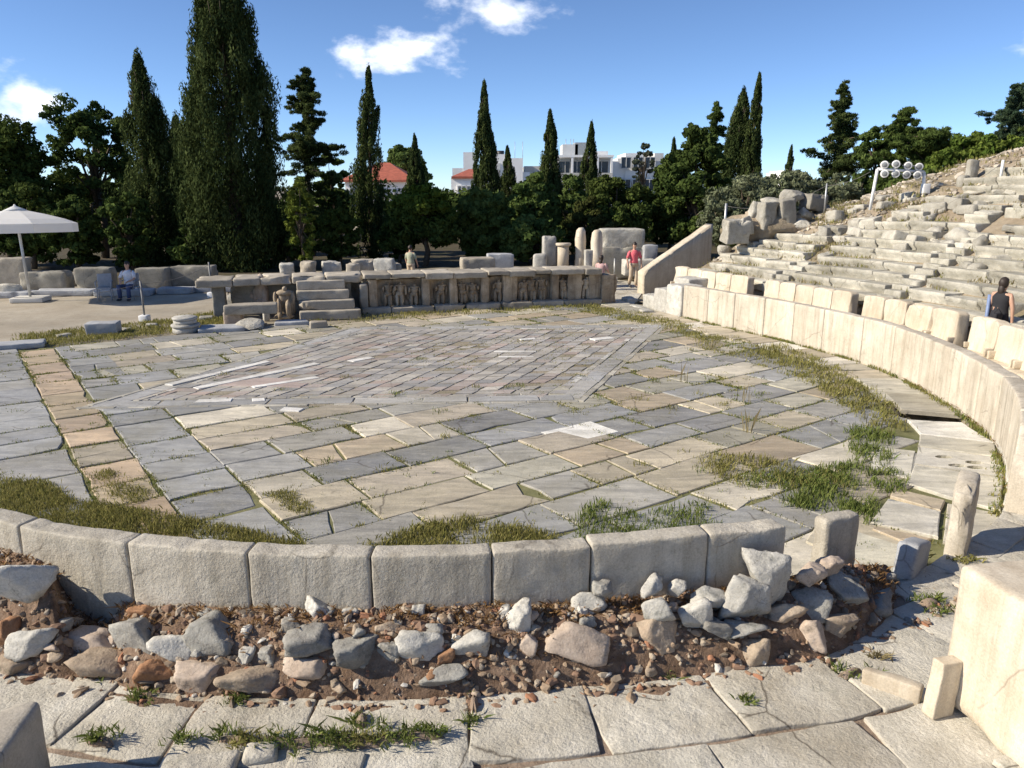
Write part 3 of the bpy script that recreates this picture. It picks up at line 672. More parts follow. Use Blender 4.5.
rocks = [ # u v half-width half-height material label [d] [tilt]
 (22, 581, 27, 18, 'white', 'pale angular slab on top of the pile at the left edge', .36),
 (31, 641, 21, 10, 'white', 'flat bluish white stone low in the pile at the left edge', .5),
 (20, 668, 17, 12, 'tan', 'pale tan stone at the foot of the left edge pile', .55),
 (5, 632, 10, 10, 'orange', 'rusty stone beside the flat bluish stone at the left edge', .5),
 (98, 647, 27, 12, 'pink', 'flat sandy coloured stone first right of the dark hollow', None),
 (139, 636, 22, 18, 'grey', 'grey boulder behind the flat sandy stone', None),
 (175, 650, 18, 14, 'white', 'pale grey wedge stone below the barrier joint, touching the grey boulder', None),
 (156, 672, 16, 12, 'orange', 'bright rust orange lump at the foot of the bank', None),
 (96, 668, 24, 13, 'tan', 'brown stone under the flat sandy stone', None),
 (198, 677, 19, 12, 'pink', 'beige stone right of the rust orange lump', None),
 (143, 612, 12, 7, 'orange', 'small brick red stone close under the barrier near its left end', None),
 (214, 637, 21, 18, 'grey', 'broad dark grey boulder with a flat flake on top', None),
 (211, 614, 12, 5, 'grey', 'thin grey flake lying on the broad boulder', None),
 (320, 611, 12, 15, 'white', 'bright white upright stone at the top of the bank', None),
 (316, 643, 28, 14, 'grey', 'long grey stone right below the bright white upright stone', None),
 (293, 628, 9, 9, 'grey', 'small round grey stone left of the bright white upright stone', None),
 (246, 658, 7, 9, 'white', 'small white splinter right of the broad grey boulder', None),
 (269, 656, 8, 9, 'grey', 'small grey stone right of the white splinter', None),
 (305, 668, 20, 10, 'pink', 'slanting beige slab under the long grey stone', None),
 (360, 653, 21, 18, 'grey', 'dark spotted boulder between the long grey stone and the pitted white boulder', None),
 (350, 614, 8, 6, 'white', 'small oval white stone right of the bright upright stone', None),
 (248, 679, 27, 10, 'tan', 'low beige stone half buried at the foot of the bank', None),
 (422, 648, 21, 18, 'white', 'square pitted white boulder', None),
 (471, 646, 17, 16, 'white', 'lumpy bluish white boulder with a red chip beside it', None),
 (388, 652, 10, 10, 'grey', 'small grey stone left of the square pitted boulder', None),
 (444, 675, 22, 9, 'grey', 'flat grey stone below the square pitted boulder', None),
 (516, 622, 14, 19, 'white', 'tall pale stone standing upright in mid bank', None),
 (527, 646, 11, 11, 'pink', 'cream stone at the foot of the tall upright pale stone', None),
 (419, 612, 6, 8, 'white', 'small white triangular stone close under the barrier', None),
 (446, 657, 8, 9, 'orange', 'red chip wedged beside the lumpy white boulder', None),
 (388, 628, 12, 6, 'tan', 'flat brown stone above the small grey stone', None),
 (503, 612, 7, 6, 'white', 'small white stone left of the tall upright pale stone', None),
 (577, 643, 30, 17, 'pink', 'big pinkish brown boulder in the bank', None),
 (589, 607, 18, 13, 'white', 'white angular stone above the big pinkish boulder', None),
 (603, 589, 9, 7, 'grey', 'small grey stone touching the barrier at its joint', .1),
 (652, 586, 13, 8, 'white', 'white flake leaning on the barrier at the start of the tall pile', .12),
 (658, 610, 16, 13, 'white', 'pale blue grey cube stone with dark specks', .3),
 (656, 637, 17, 19, 'tan', 'tan boulder below the speckled cube stone', None),
 (695, 615, 15, 15, 'white', 'boxy white stone standing on the pile', .32),
 (708, 598, 17, 10, 'white', 'flat white stone behind the boxy one', .22),
 (676, 589, 8, 8, 'white', 'small white stone between two flakes at the barrier', .12),
 (743, 600, 25, 23, 'white', 'largest rounded white boulder of the tall pile', .3),
 (768, 577, 21, 26, 'white', 'tall slanting pale stone at the top of the pile', .2),
 (810, 577, 15, 13, 'pink', 'pinkish round stone near the right end of the pile', .2),
 (829, 567, 11, 10, 'pink', 'small yellowish stone beside the pinkish round one', .12),
 (845, 592, 18, 15, 'grey', 'grey cube like stone near the right end of the pile', .25),
 (815, 604, 17, 13, 'grey', 'grey stone under the pinkish round one', .3),
 (785, 613, 17, 9, 'tan', 'flat brown stone under the slanting pale stone', .32),
 (877, 609, 17, 12, 'grey', 'blue grey stone at the right foot of the pile', .3),
 (812, 633, 13, 13, 'pink', 'pale stone at the foot below the grey stones', .45),
 (752, 652, 15, 14, 'tan', 'tan stone below the largest white boulder', None),
 (715, 628, 14, 7, 'grey', 'flat grey stone under the boxy white stone', .4),
 (745, 630, 18, 7, 'grey', 'flat grey stone under the largest white boulder', .42),
 (840, 622, 16, 10, 'tan', 'brown stone under the grey cube like stone', .42)]
for (u, v, hw, hh, mt, lab, dv) in rocks:
    p = bank_hit(u, v) if dv is None else at_d(u, v, dv)
    sc_ = (p - Vector((0, 0, CAMZ))).length / FPX * 1.0
    rx, rz = hw * sc_ * 1.05, hh * sc_ * 1.08; ry = min(.13, max(.03, (rx + rz) / 2 * .75))
    vs, fs = rock(rx, ry, rz, planes=int(rng.integers(7, 12)), sub=4)
    single('rubble_stone', (xf(vs, p, rng.uniform(-.3, .3), rng.uniform(-.15, .15), rng.uniform(-.25, .25)), fs), M[mt], lab, 'rock', 'stones of the rubble bank', origin=p - Vector((0, 0, rz)))
for i in range(95):
    q = rng.uniform(jq[0] + .6, q1 - .15); d = rng.uniform(.05, .55); x, y = C.at(q, d); r = rng.uniform(.022, .055)
    vs, fs = rock(r * rng.uniform(.9, 1.6), r, r * rng.uniform(.6, 1), planes=7, sub=3)
    single('rubble_stone', (xf(vs, (x, y, bank_h(x, y, q, d) + r * .25), rng.uniform(0, 6), rng.uniform(-.5, .5)), fs), M[rng.choice(['tan', 'grey', 'pink', 'tan', 'orange', 'white'], p=[.28, .22, .14, .2, .08, .08])], 'small rough stone half sunk in the soil of the rubble bank', 'rock', 'stones of the rubble bank', origin=(x, y, bank_h(x, y, q, d)))
# small stones and dry straw on the bank: uncountable
gm = MB()
cols_g = [(.30, .22, .15), (.36, .30, .23), (.5, .48, .44), (.24, .15, .10), (.33, .16, .09), (.2, .16, .12)]
m, Nn, Ll, Bb = nodes('small_stones'); at = Nn.new('ShaderNodeAttribute'); at.attribute_name = 'Col'; Ll.new(at.outputs['Color'], Bb.inputs['Base Color']); Bb.inputs['Roughness'].default_value = .9; M['gravel'] = m
for i in range(3600):
    q = rng.uniform(jq[0] + .5, q1 - .05); d = rng.uniform(0, .62) if rng.random() < .93 else rng.uniform(.5, .75); x, y = C.at(q, d)
    r = abs(rng.normal(.010, .011)) + .005; vs, fs = rock(r * rng.uniform(.8, 1.8), r * rng.uniform(.7, 1.2), r * rng.uniform(.5, 1), planes=6, sub=2, amp=.1)
    z = bank_h(x, y, q, d) + r * .2
    k = cols_g[rng.choice(6, p=[.34, .17, .05, .26, .06, .12])]
    gm.add(xf(vs, (x, y, z), rng.uniform(0, 6), rng.uniform(-1, 1)), fs, k)
tag(gm.build('gravel', M['gravel'], smooth=False), 'small stones and grit scattered through the soil bank', 'gravel', kind='stuff')

# ================================================================== RIGHT HAND BARRIER, THRONES, SEATING
def u_at(q, d, z):
    x, y = C.at(q, d); return 512 + FPX * x / (y * cp - (z - CAMZ) * sp)
QG = np.linspace(q_of(5.6, 8.4), C.len + 1.5, 400)
def q_u(u, d, z):
    us = np.array([u_at(q, d, z) for q in QG]); i = int(np.abs(us - u).argmin()); return float(QG[i])
QW0, QW1 = q_of(*P(1003, 519)[:2]), q_of(*P(681.6, 317)[:2])
hw = lambda q: np.interp(q, [QW0, QW0 + 1, QW0 + 4, QW1 - 3, QW1], [1.06, 1.05, 1.0, 1.0, .97])
wr = thing('marble_barrier', C.at((QW0 + QW1) / 2) + (0,), 'tall pale curved barrier of marble slabs below the thrones', 'stone barrier')
x = QW0
while x < QW1:
    l = min(rng.uniform(.95, 1.35), QW1 - x); l = QW1 - x if QW1 - x - l < .5 else l
    wob = rng.uniform(0, 100); first = x == QW0
    zt = lambda q: hw(q) + .02 * noise.noise(Vector((q * 2 + wob, 0, 0))) - (max(0, (QW0 + .55 - q)) * .8 * (1 + .6 * noise.noise(Vector((q * 9, 1, 1)))) if first else 0)
    vs, fs = bent(x + .005, x + l - .005, 0, .26, -.15, 1.2, r=.03, amp=.009, seg=.07, ztop=zt)
    m = MB(); m.add(vs, fs); m.build('barrier_slab', M['wallr'], wr); x += l
# freestanding slabs in the gap between the two barriers
def upright(px_c, pz, size, rz, lab, mat, rx=0, ry=0, chip=.12):
    p = P(*px_c, pz); stone_block((p.x, p.y, pz - .05), size, rz, M[mat], lab, 'upright_slab', 'stone slab', r=.05, amp=.022, chip=chip, rx=rx, ry=ry, seg=.06)
upright((829, 584), .12, (.44, .17, .76), R(24), 'short dark faced upright slab beside the right end of the rubble pile', 'barrier', ry=R(2))
upright((957, 553), .0, (.62, .20, .90), R(55), 'tall round topped upright slab standing alone beside the gutter covers', 'wallr', ry=R(-3))
upright((908, 574), .03, (.52, .2, .40), R(48), 'low broken slab leaning at the foot of the tall upright slab', 'bluegrey', ry=R(14), chip=.3)

QE = q_u(672, 1.35, 1.0)
DC = lambda q: float(np.interp(q, QC, VC))
g_u = [(672, 745, 5), (762, 848, 5), (860, 953, 4), (966, 1075, 4)]
g_q = [(q_u(b, 1.35, 1.1), q_u(a, 1.35, 1.1), n) for a, b, n in g_u]
QC = [QW0, g_q[2][0], g_q[1][0], g_q[0][0], QE - .2, QE + 2]; VC = [16, 15, 11.5, 9.2, 6.2, 5.0]
RUN, RISE, Z0 = .48, .25, 1.15
SLP = RISE / RUN
def hill_z(q, d):
    dc = DC(q)
    z = np.interp(d, [.25, 1.0, 1.05, 2.05, 2.1, 2.4], [.06, .06, .22, .30, .60, .98]) if d < 2.4 else .98 + SLP * (d - 2.4)
    if d > dc - 1.0:
        t = d - (dc - 1.0); z = .98 + SLP * (dc - 1.0 - 2.4) + SLP * 1.0 * (1 - math.exp(-t / 1.0)) + .012 * max(0, t - 1)
    x, y = C.at(q, d)
    if d > 2.5: z += min(.10, .02 + max(0, d - DC(q) + 3) * .05) * noise.fractal(Vector((x * .9, y * .9, 2)), 1, 2, 4)
    return float(z)
hb = MB(); hq = np.r_[np.linspace(QW0 - 3.4, QE + .35, 140), QE + .4, QE + .45]; hd = np.r_[np.linspace(.26, 14, 100), np.array([15, 16.5, 18, 22, 28, 36, 48])]; vs = []
for q in hq:
    for d in hd:
        x, y = C.at(q, d); z = hill_z(q, d)
        if q > QE + .37: z = z * .5 if q < QE + .42 else -.1
        if d > 40: z = min(z, 2.0)
        vs.append((x, y, z))
n2 = len(hd); hb.add(vs, [(i * n2 + j, i * n2 + j + 1, (i + 1) * n2 + j + 1, (i + 1) * n2 + j) for i in range(len(hq) - 1) for j in range(n2 - 1)])
tag(hb.build('hillside', M['hill']), kind='structure')
def hill_hit(u, v, tmax=45):
    d0 = ray(u, v); t = 9.0
    while t < tmax:
        p = Vector((0, 0, CAMZ)) + d0 * t; q, d = C.near(p.x, p.y)
        if d > .3 and q < QE + .35 and p.z < hill_z(q, d): return p, q, d
        t += .08
    return None
# thrones
ords = ['first', 'second', 'third', 'fourth', 'fifth']
gdesc = ['of the five beside the sloping side wall', 'of the five between the two stairs', 'of the four left of the walking woman', 'of those in front of the walking woman']
for gi, (q0, q1, n) in enumerate(g_q):
    w = (q1 - q0) / n
    for k in range(n):
        a, b = q1 - (k + 1) * w, q1 - k * w; qm = (a + b) / 2; x, y = C.at(qm, 1.4)
        t = thing('marble_throne', (x, y, .3), f'{ords[k]} throne from the left {gdesc[gi]}', 'marble throne', 'thrones along the front row')
        top = 1.25 + rng.normal(0, .01)
        def put(nm, vf): m = MB(); m.add(*vf); return m.build(nm, M['warm'], t)
        put('plinth', bent(a + .003, b - .003, 1.0, 1.75, .05, top - .82, r=.03, amp=.012, seg=.09, chip=.1))
        put('seat', bent(a + .006, b - .006, 1.20, 1.70, top - .82, top - .68, r=.025, amp=.012, seg=.07, chip=.15))
        # curved back: hollowed in front, rounded top corners
        vs, fs = rblock(b - a - .012, .22, .80, r=.03, amp=.012, seg=.06, chip=.10); o = []
        for v in vs:
            e = abs(v.x) / ((b - a) / 2); zz = v.z; f = zz / .80
            zz -= .05 * max(0, e - .62) ** 2 / .14 * f
            dd = 1.62 - v.y - (.07 * e ** 2 - .02) * (1 if v.y > 0 else .1) * (.4 + .6 * f) - .10 * (1 - f) ** 1.5 * (v.y > 0)
            px, py = C.at(qm + v.x, dd); o.append(Vector((px, py, top - .80 + zz)))
        put('backrest', (o, fs))
        for sgn in (-1, 1):
            qa_ = qm + sgn * (b - a) * .43
            put('arm', bent(qa_ - .03, qa_ + .03, 1.30, 1.60, top - .68, top - .52, r=.015, amp=.008, seg=.06, chip=.2))
# rows of seats in wedges between the stairs
def seat_block(q0, q1, d0, ztop, tilt=0, sink=0, h=.30, dep=.60):
    vs, fs = rblock((q1 - q0), dep, h, r=.014, amp=.010, seg=.10, chip=.05); o = []
    ph = rng.normal(0, tilt); dq = rng.normal(0, .008)
    for v in vs:
        vy = v.y
        if v.z < h * .64 and vy > dep / 2 - .05: vy -= .10
        x, y = C.at((q0 + q1) / 2 + v.x, d0 + dep / 2 - vy + ph * v.x); o.append(Vector((x, y, ztop - h + v.z - sink + ph * v.x * .6 + dq)))
    return o, fs
wedges = [(g_q[0][0] + .06, QE + .1, 7, 'far wedge beside the sloping side wall'), (g_q[1][0] + .05, g_q[0][0] - .62, 19, 'wedge behind the five middle thrones'),
          (g_q[2][0] + .05, g_q[1][0] - .62, 19, 'wedge left of the walking woman'), (QW0 - .4, g_q[2][0] - .62, 21, 'wedge at the right edge of the view')]
nth = ['lowest', 'second', 'third', 'fourth', 'fifth', 'sixth', 'seventh', 'eighth', 'ninth', 'tenth', 'eleventh', 'twelfth', 'thirteenth', 'fourteenth', 'fifteenth', 'sixteenth', 'seventeenth', 'eighteenth', 'nineteenth', 'twentieth', 'topmost']
for wi, (q0, q1, nrow, desc) in enumerate(wedges):
    for k in range(nrow):
        d0 = 2.08 + RUN * k; zt = Z0 + RISE * k
        lim = [5, 6, 8, 8][wi]; ruin = min(.75, max(0, k - lim + 1) * .11 + .02)
        
        x, y = C.at((q0 + q1) / 2, d0); row = None; ruin0 = ruin
        gap0 = 0 if wi == 3 else 0
        fan0 = math.hypot(*(np.array(C.at(q1 - .2, d0)) - np.array(C.at(q1 - .7, d0)))) / .5
        q1k = q1 + (0 if wi == 0 else .62 - .62 / max(1, fan0)); q = q0 + rng.uniform(-.06, .06); end = q1k - (k * .16 if wi == 0 else max(0, k - lim) * .22 if wi == 1 else rng.uniform(0, .1))
        while q < end - .3:
            fan = math.hypot(*(np.array(C.at(q + .5, d0)) - np.array(C.at(q, d0)))) / .5
            l = rng.uniform(.75, 1.6) / max(1, fan); l = min(l, end - q)
            if end - q - l < .25: l = end - q
            xx, yy = C.at(q + l / 2, d0); uu = u_of(xx, yy, zt)
            ruin = .05 if (uu > 974 and zt > 3.3) else (.93 if wi == 1 and k > 10 else ruin0)
            if rng.random() > ruin and uu < 1330 and d0 < DC(q) - .25:
                if row is None: row = thing('seat_row', (x, y, zt - .30), f'{nth[k]} row of worn stone seats in the {desc}', 'stone seats', 'rows of stone seats')
                m = MB(); m.add(*seat_block(q + .006, q + l - .006, d0, zt, tilt=.02 + ruin * .12, sink=abs(rng.normal(0, .02 + ruin * .12)))); m.build('seat_block', M['seat'], row)
            q += l
# the stairs between the wedges
for si, (qs_, nst, desc) in enumerate([(g_q[0][0] - .28, 8, 'between the far wedge and the middle thrones'), (g_q[1][0] - .28, 11, 'between the middle thrones and the wedge left of the walking woman'), (g_q[2][0] - .28, 17, 'right beside the walking woman')]):
    x, y = C.at(qs_, 2.0); stt = thing('stone_stair', (x, y, .8), f'worn steep stair {desc}', 'stone stair')
    for k in range(nst):
        if rng.random() < .12 + .05 * k * (si < 2): continue
        zt = Z0 - .10 + RISE * k
        fan0 = max(1, math.hypot(*(np.array(C.at(qs_ + .25, 2 + RUN * k)) - np.array(C.at(qs_ - .25, 2 + RUN * k)))) / .5)
        for h_, o_ in ((0, 0), (.12, RUN / 2)):
            m = MB(); m.add(*bent(qs_ + .28 - .56 / fan0, qs_ + .28, 2.02 + RUN * k + o_, 2.02 + RUN * k + o_ + .40, zt + h_ - .28, zt + h_, r=.03, amp=.02, seg=.1, chip=.15)); m.build('step', M['seat'], stt)
# big loose blocks
def on_hill(u, v, wpx, hpx, mat='loose', depth=None, label=None, name='loose_block', group='loose stone blocks on the hillside', rz=None, r=.05, kind='block', tilt=.12):
    h = hill_hit(u, v + hpx * .5)
    if h is None: return
    p, q, d = h; s = p.y / FPX * 1.02; w = wpx * s; hh = hpx * s
    rz = C.ang(q) + rng.normal(0, .25) if rz is None else rz
    dp = depth or rng.uniform(.35, .6)
    if kind == 'rock': vs, fs = rock(w / 2, dp / 2, hh * .62, sub=2, amp=.09); vs = [Vector((a.x, a.y, a.z + hh * .5)) for a in vs]
    else: vs, fs = rblock(w, dp, hh * 1.15, r=r, amp=.03, seg=.12, chip=.22)
    return single(name, (xf(vs, p - Vector((0, 0, .06)), rz, rng.normal(0, tilt), rng.normal(0, tilt)), fs), M[mat], label, 'stone block', group, origin=p)
pile = [(735, 228, 22, 18, 'pale block at the front left of the big rock pile above the far wedge'), (747, 222, 14, 14, 'upright rounded block at the left end of the big rock pile'), (757, 212, 17, 14, 'low grey block in the left half of the big rock pile'),
        (766, 217, 16, 22, 'squat pale block in the middle of the big rock pile'), (775, 203, 18, 10, 'flat topped block on top of the left of the big rock pile'), (788, 214, 14, 22, 'dark shadowed block in the middle of the big rock pile'),
        (791, 198, 17, 12, 'bright rounded boulder topping the big rock pile'), (803, 214, 16, 12, 'small block right of centre in the big rock pile'), (813, 203, 20, 13, 'dark grey square block at the right top of the big rock pile'),
        (800, 224, 14, 8, 'flat stone at the foot of the big rock pile'), (835, 216, 18, 10, 'single grey block right of the big rock pile'), (812, 234, 14, 16, 'leaning block below the big rock pile beside the grassy stair'), (826, 232, 10, 12, 'dark small block at the top of the grassy stair')]
# the pile is stacked: find the ground below it once, then stack upwards
base = hill_hit(785, 237)[0]
for (u, v, w, h, lab) in pile:
    Y = base.y + (.5 if v < 206 else .25 if v < 216 else 0) + rng.uniform(-.1, .2)
    if u > 820: on_hill(u, v, w, h, label=lab, group=None); continue
    c = PY(u, v, Y); s = Y / FPX
    if 'round' in lab or rng.random() < .55: vs, fs = rock(w * s * .58, .32, h * s * .66, planes=6, sub=4, amp=.06); vs = [a + Vector((0, 0, h * s * .6)) for a in vs]
    else: vs, fs = rblock(w * s * 1.1, .55, h * s * 1.25, r=.05, amp=.05, seg=.08, chip=.3)
    single('loose_block', (xf(vs, (c.x, c.y, c.z - h * s * .6 - (.12 if u < 750 else 0)), R(15) + rng.normal(0, .35), rng.normal(0, .07), rng.normal(0, .1)), fs), M['loose' if 'dark' not in lab else 'dark_shaded_stone'], lab, 'stone block', 'stacked blocks of the big rock pile')  # the shadowed block gets its shade as a darker stone colour
m = MB()                         # earth core under the pile
vs, fs = ico(4); c = PY(782, 222, base.y + .55); o = []
for v in vs:
    k = 1 + .3 * noise.fractal(v * 2.5, 1, 2, 4); o.append(Vector((c.x - .25 + v.x * 1.6 * k, c.y + v.y * .7 * k, c.z - .25 + v.z * .62 * k)))
m.add(o, fs); tag(m.build('rubble', M['hill']), 'earth and small rubble between the blocks of the big rock pile', 'rubble', kind='stuff')
for (u, v, w, h, lab) in [(955, 203, 20, 10, 'angular grey block on the dry slope below the small standing stone'), (936, 206, 22, 8, 'dark undercut block on the dry slope'), (972, 208, 22, 8, 'long pale block on the dry slope beside the preserved tiers'), (988, 214, 24, 8, 'second long block touching the preserved tiers'),
                           (934, 232, 18, 12, 'rounded pale block in the middle of the ruined rows'), (962, 234, 30, 14, 'broad rounded boulder in the ruined rows'), (942, 243, 22, 12, 'pale block below the broad rounded boulder'), (967, 246, 10, 12, 'small dark block below the broad boulder'), (981, 243, 14, 16, 'upright rounded stone right of the broad boulder'),
                           (966, 266, 14, 12, 'white boulder lying on the stair above the walking woman'), (978, 268, 16, 12, 'cracked boulder beside the white one on the stair'), (893, 238, 26, 12, 'broad pale block at the left of the ruined rows'), (915, 240, 12, 10, 'small pale block at the left of the ruined rows'),
                           (703, 254, 22, 12, 'big rounded boulder behind the first thrones beside the sloping side wall'), (724, 250, 16, 10, 'grey boulder next to the big rounded one behind the first thrones'), (842, 240, 14, 9, 'square block above the second wedge'), (872, 222, 20, 9, 'flat block half buried in the dry slope'), (905, 214, 18, 9, 'pale flat block low on the dry slope'), (858, 232, 18, 8, 'grey slab above the second wedge')]:
    on_hill(u, v, w, h, label=lab, kind='rock' if 'bould' in lab or 'round' in lab else 'block', group=None)
for i in range(130):
    u, v = rng.uniform(700, 1020), rng.uniform(188, 285)
    h = hill_hit(u, v)
    if h is None: continue
    p, q, d = h
    if d < 2.6 or (d < DC(q) - 4.5 and rng.random() < .65): continue
    on_hill(u, v, rng.uniform(5, 18), rng.uniform(3.5, 7.5), label='small weathered block scattered among the ruined upper rows and dry slope', kind='rock' if rng.random() < .45 else 'block')
sm = MB()
for i in range(1500):
    q = rng.uniform(q_of(7.9, 13.5), QE + .2); dc = DC(q); d = rng.uniform(max(2.3, dc - 3.2), dc + .8); x, y = C.at(q, d); r = abs(rng.normal(.035, .03)) + .015
    vs, fs = rock(r * rng.uniform(.8, 1.6), r, r * .7, planes=7, sub=1, amp=.1); sm.add(xf(vs, (x, y, hill_z(q, d) + r * .2), rng.uniform(0, 6)), fs, tuple(np.array((.42, .37, .30)) * rng.uniform(.6, 1.35)))
tag(sm.build('rubble', M['gravel'], smooth=False), 'small broken stones littering the dry hillside', 'rubble', kind='stuff')
# sloping side wall (analemma) at the far end
aw = MB(); A0, A1 = PY(641, 279, 29.0), PY(709, 231, 30.6)
dv = (A1 - A0); dxy = Vector((dv.x, dv.y, 0)).normalized(); nn_ = Vector((-dxy.y, dxy.x, 0)) * .2; ln = math.hypot(dv.x, dv.y)
vs, fs = grid_box(ln, .42, 1, .15); o = []
for v in vs:
    t = v.x / ln + .5; b = A0.lerp(A1, t); zt = b.z + .28; p = Vector((b.x, b.y, 0)) + nn_ * (v.y / .21) * -1
    p.z = -.2 + v.z * (zt + .2); p += noise.noise_vector(p * 2.5) * .02; o.append(p)
aw.add(o, fs); tag(aw.build('side_wall', M['warm'], origin=(A0.x, A0.y, 0)), 'smooth sloping retaining wall behind the person in red', 'retaining wall')
# rough masonry at the end of the barrier
for (qo, l, d0, d1, z1, lab) in [(0.02, .85, -.05, .8, .92, 'rough white masonry block joining the far end of the tall barrier'), (.86, .8, -.02, .85, .72, 'second rough masonry block beyond the far end of the tall barrier'), (1.65, .85, .05, .8, .42, 'lowest rough masonry block at the passage beside the person in red'), (.9, .9, .8, 1.7, 1.02, 'upper stepped masonry block behind the rough barrier end')]:
    single('masonry_block', bent(QW1 + qo, QW1 + qo + l, d0, d1, -.15, z1, r=.07, amp=.06, seg=.10, chip=.3), M['white'], lab, 'stone block')
for (u, v, sz, lab) in [(646, 313, (.55, .4, .16), 'low broken stone at the foot of the masonry end'), (630, 301, (.75, .45, .16), 'flat slab lying in the passage by the masonry end'), (640, 308, (.8, .35, .10), 'flat white slab in the grass by the masonry end')]:
    p = P(u, v); stone_block((p.x, p.y + .2, -.06), sz, R(105), M['white'], lab, 'masonry_block', 'stone block', r=.04, amp=.03, chip=.25)

# near right throne block, its broken foot, near left block
p = P(958, 722, WALK); thr = thing('throne_block', (p.x + .5, p.y - .1, WALK), 'big smooth warm coloured throne block at the right edge of the picture', 'marble throne')
ra = C.ang(C.near(p.x, p.y)[0])
zt = PY(966, 563, p.y + .25).z
vs, fs = rblock(1.1, .80, zt - WALK, r=.05, amp=.006, seg=.05, chip=.03)
m = MB(); m.add(xf(vs, (p.x + .60, p.y - .05, WALK), R(10)), fs); m.build('block', M['warm'], thr)
p2 = P(930, 716, WALK); vs, fs = rblock(.22, .12, .36, r=.02, amp=.008, seg=.04, chip=.12)
stone_block((p2.x + .06, p2.y + .02, WALK), (.20, .10, .44), R(20), M['warm'], 'broken upright throne foot leaning on the big throne block', 'stone_fragment', 'stone fragment', r=.012, amp=.014, ry=R(5), seg=.035, chip=.25)
p3 = P(890, 690, WALK); stone_block((p3.x, p3.y, WALK - .04), (.42, .10, .16), R(-38), M['warm'], 'low slanting stone rib on the paving left of the throne foot', 'stone_rib', 'stone fragment', r=.02, seg=.05)
p4 = P(36, 705, .62)
stone_block((p4.x - .22, p4.y - .25, WALK - .1), (.52, .55, .62), R(8), M['stage'], 'chamfered marble block in the bottom left corner', 'stone_block', 'stone block', r=.04, amp=.01, seg=.05, chip=.2)
for (u, v, sx, sy, sz, rz, lab) in [(262, 756, .24, .18, .09, .2, 'pale rounded stone at the bottom edge near the corner block'), (200, 768, .5, .2, .09, .1, 'smooth white stone edge at the bottom border'), (325, 766, .5, .22, .05, 0, 'flat white stone at the bottom edge among weeds')]:
    p = P(u, v, WALK); stone_block((p.x, p.y, WALK - .03), (sx, sy, sz), rz, M['walk'], lab, 'paving_stone', 'stone', r=.04, amp=.02, seg=.05)

# ================================================================== STAGE
so_ = stage(4, 0); stg = thing('stage_wall', (so_[0], so_[1], 0), 'long low stage front carved with worn relief figures', 'stage wall')
SANG = math.atan2(SD.y, SD.x)
def sblock(l0, l1, d0, d1, z0, z1, r=.03, amp=.015, seg=.1, chip=.1):
    vs, fs = rblock(l1 - l0, d1 - d0, z1 - z0, r=r, amp=amp, seg=seg, chip=chip); o = []
    for v in vs:
        x, y = stage((l0 + l1) / 2 + v.x, (d0 + d1) / 2 + v.y); o.append(Vector((x, y, z0 + v.z)))
    return o, fs
def sput(nm, vf, mat, par): m = MB(); m.add(*vf); return m.build(nm, M[mat], par)
STOP = 1.20; SL = 8.05
x = -.1
while x < SL - .2:
    l = rng.uniform(.9, 1.5); l = min(l, SL - x); sput('plinth_block', sblock(x + .01, x + l - .01, -.22, .4, -.1, .17 + rng.normal(0, .012), chip=.2, amp=.02), 'stage', stg); x += l
sput('back_wall', sblock(0, SL, .30, .62, .1, STOP - .2, amp=.02, seg=.2), 'relief', stg)
x = 0.0
while x < SL - .15:
    l = rng.uniform(.55, 1.25); l = min(l, SL - x); pr = rng.choice([0, .03, -.05, -.02]); hgt = rng.choice([.17, .20, .13])
    sput('cornice_slab', sblock(x + .008, x + l - .008, -.10 + pr, 1.1, STOP - hgt, STOP + rng.normal(0, .012), chip=.3, amp=.03, seg=.09), 'stage', stg); x += l
def figure(cx, dep, h, ph):
    """headless draped figure in high relief, standing on the plinth"""
    vs_all = []; fs_all = []
    def blob(l, d, z, rl, rd, rz_, am=.16):
        vs, fs = ico(3); b = len(vs_all); off_ = Vector(rng.uniform(-30, 30, 3))
        for v in vs:
            k = 1 + am * noise.fractal((v + off_) * 1.8, 1, 2, 3); xx, yy = stage(l + v.x * rl * k, d - v.y * rd * k); vs_all.append(Vector((xx, yy, z + v.z * rz_ * k)))
        fs_all.extend([tuple(i + b for i in f) for f in fs])
    lean = ph * .05; zb = .17
    blob(cx - .06, dep + .01, zb + h * .26, .062, .075, h * .30); blob(cx + .07 + lean * .4, dep - .02 * ph, zb + h * .26, .066, .08, h * .30)
    blob(cx + lean * .6, dep, zb + h * .52, .125, .095, h * .13); blob(cx + lean, dep, zb + h * .70, .115, .09, h * .18, .1); blob(cx + lean * 1.2, dep + .01, zb + h * .83, .165, .075, h * .07, .1)
    blob(cx + lean * 1.3, dep + .01, zb + h * .93, .045, .05, h * .06); a_ = 1 if ph > 0 else -1
    blob(cx + .17 * a_ + lean, dep + .02, zb + h * .62, .042, .055, h * .20); blob(cx - .17 * a_ + lean, dep - .03, zb + h * .72, .045, .06, h * .12)
    for k in range(4): blob(cx + rng.uniform(-.14, .14), dep + .05, zb + h * rng.uniform(.25, .4), .022, .05, h * rng.uniform(.2, .32), .25)
    blob(cx, dep + .10, zb + h * .4, .19, .05, h * .4, .3)
    return vs_all, fs_all
layout = [(.28, 'p'), (.72, 'f'), (1.1, 'f'), (1.55, 'f'), (1.95, 'p'), (2.42, 'f'), (2.85, 'p'), (3.2, 'f'), (3.55, 'f'), (3.9, 'p'), (4.32, 'f'), (4.75, 'w'), (5.2, 'f'), (5.55, 'f'), (5.9, 'f'), (6.3, 'p'), (6.65, 'f'), (7.0, 'w'), (7.4, 'f'), (7.75, 'w')]
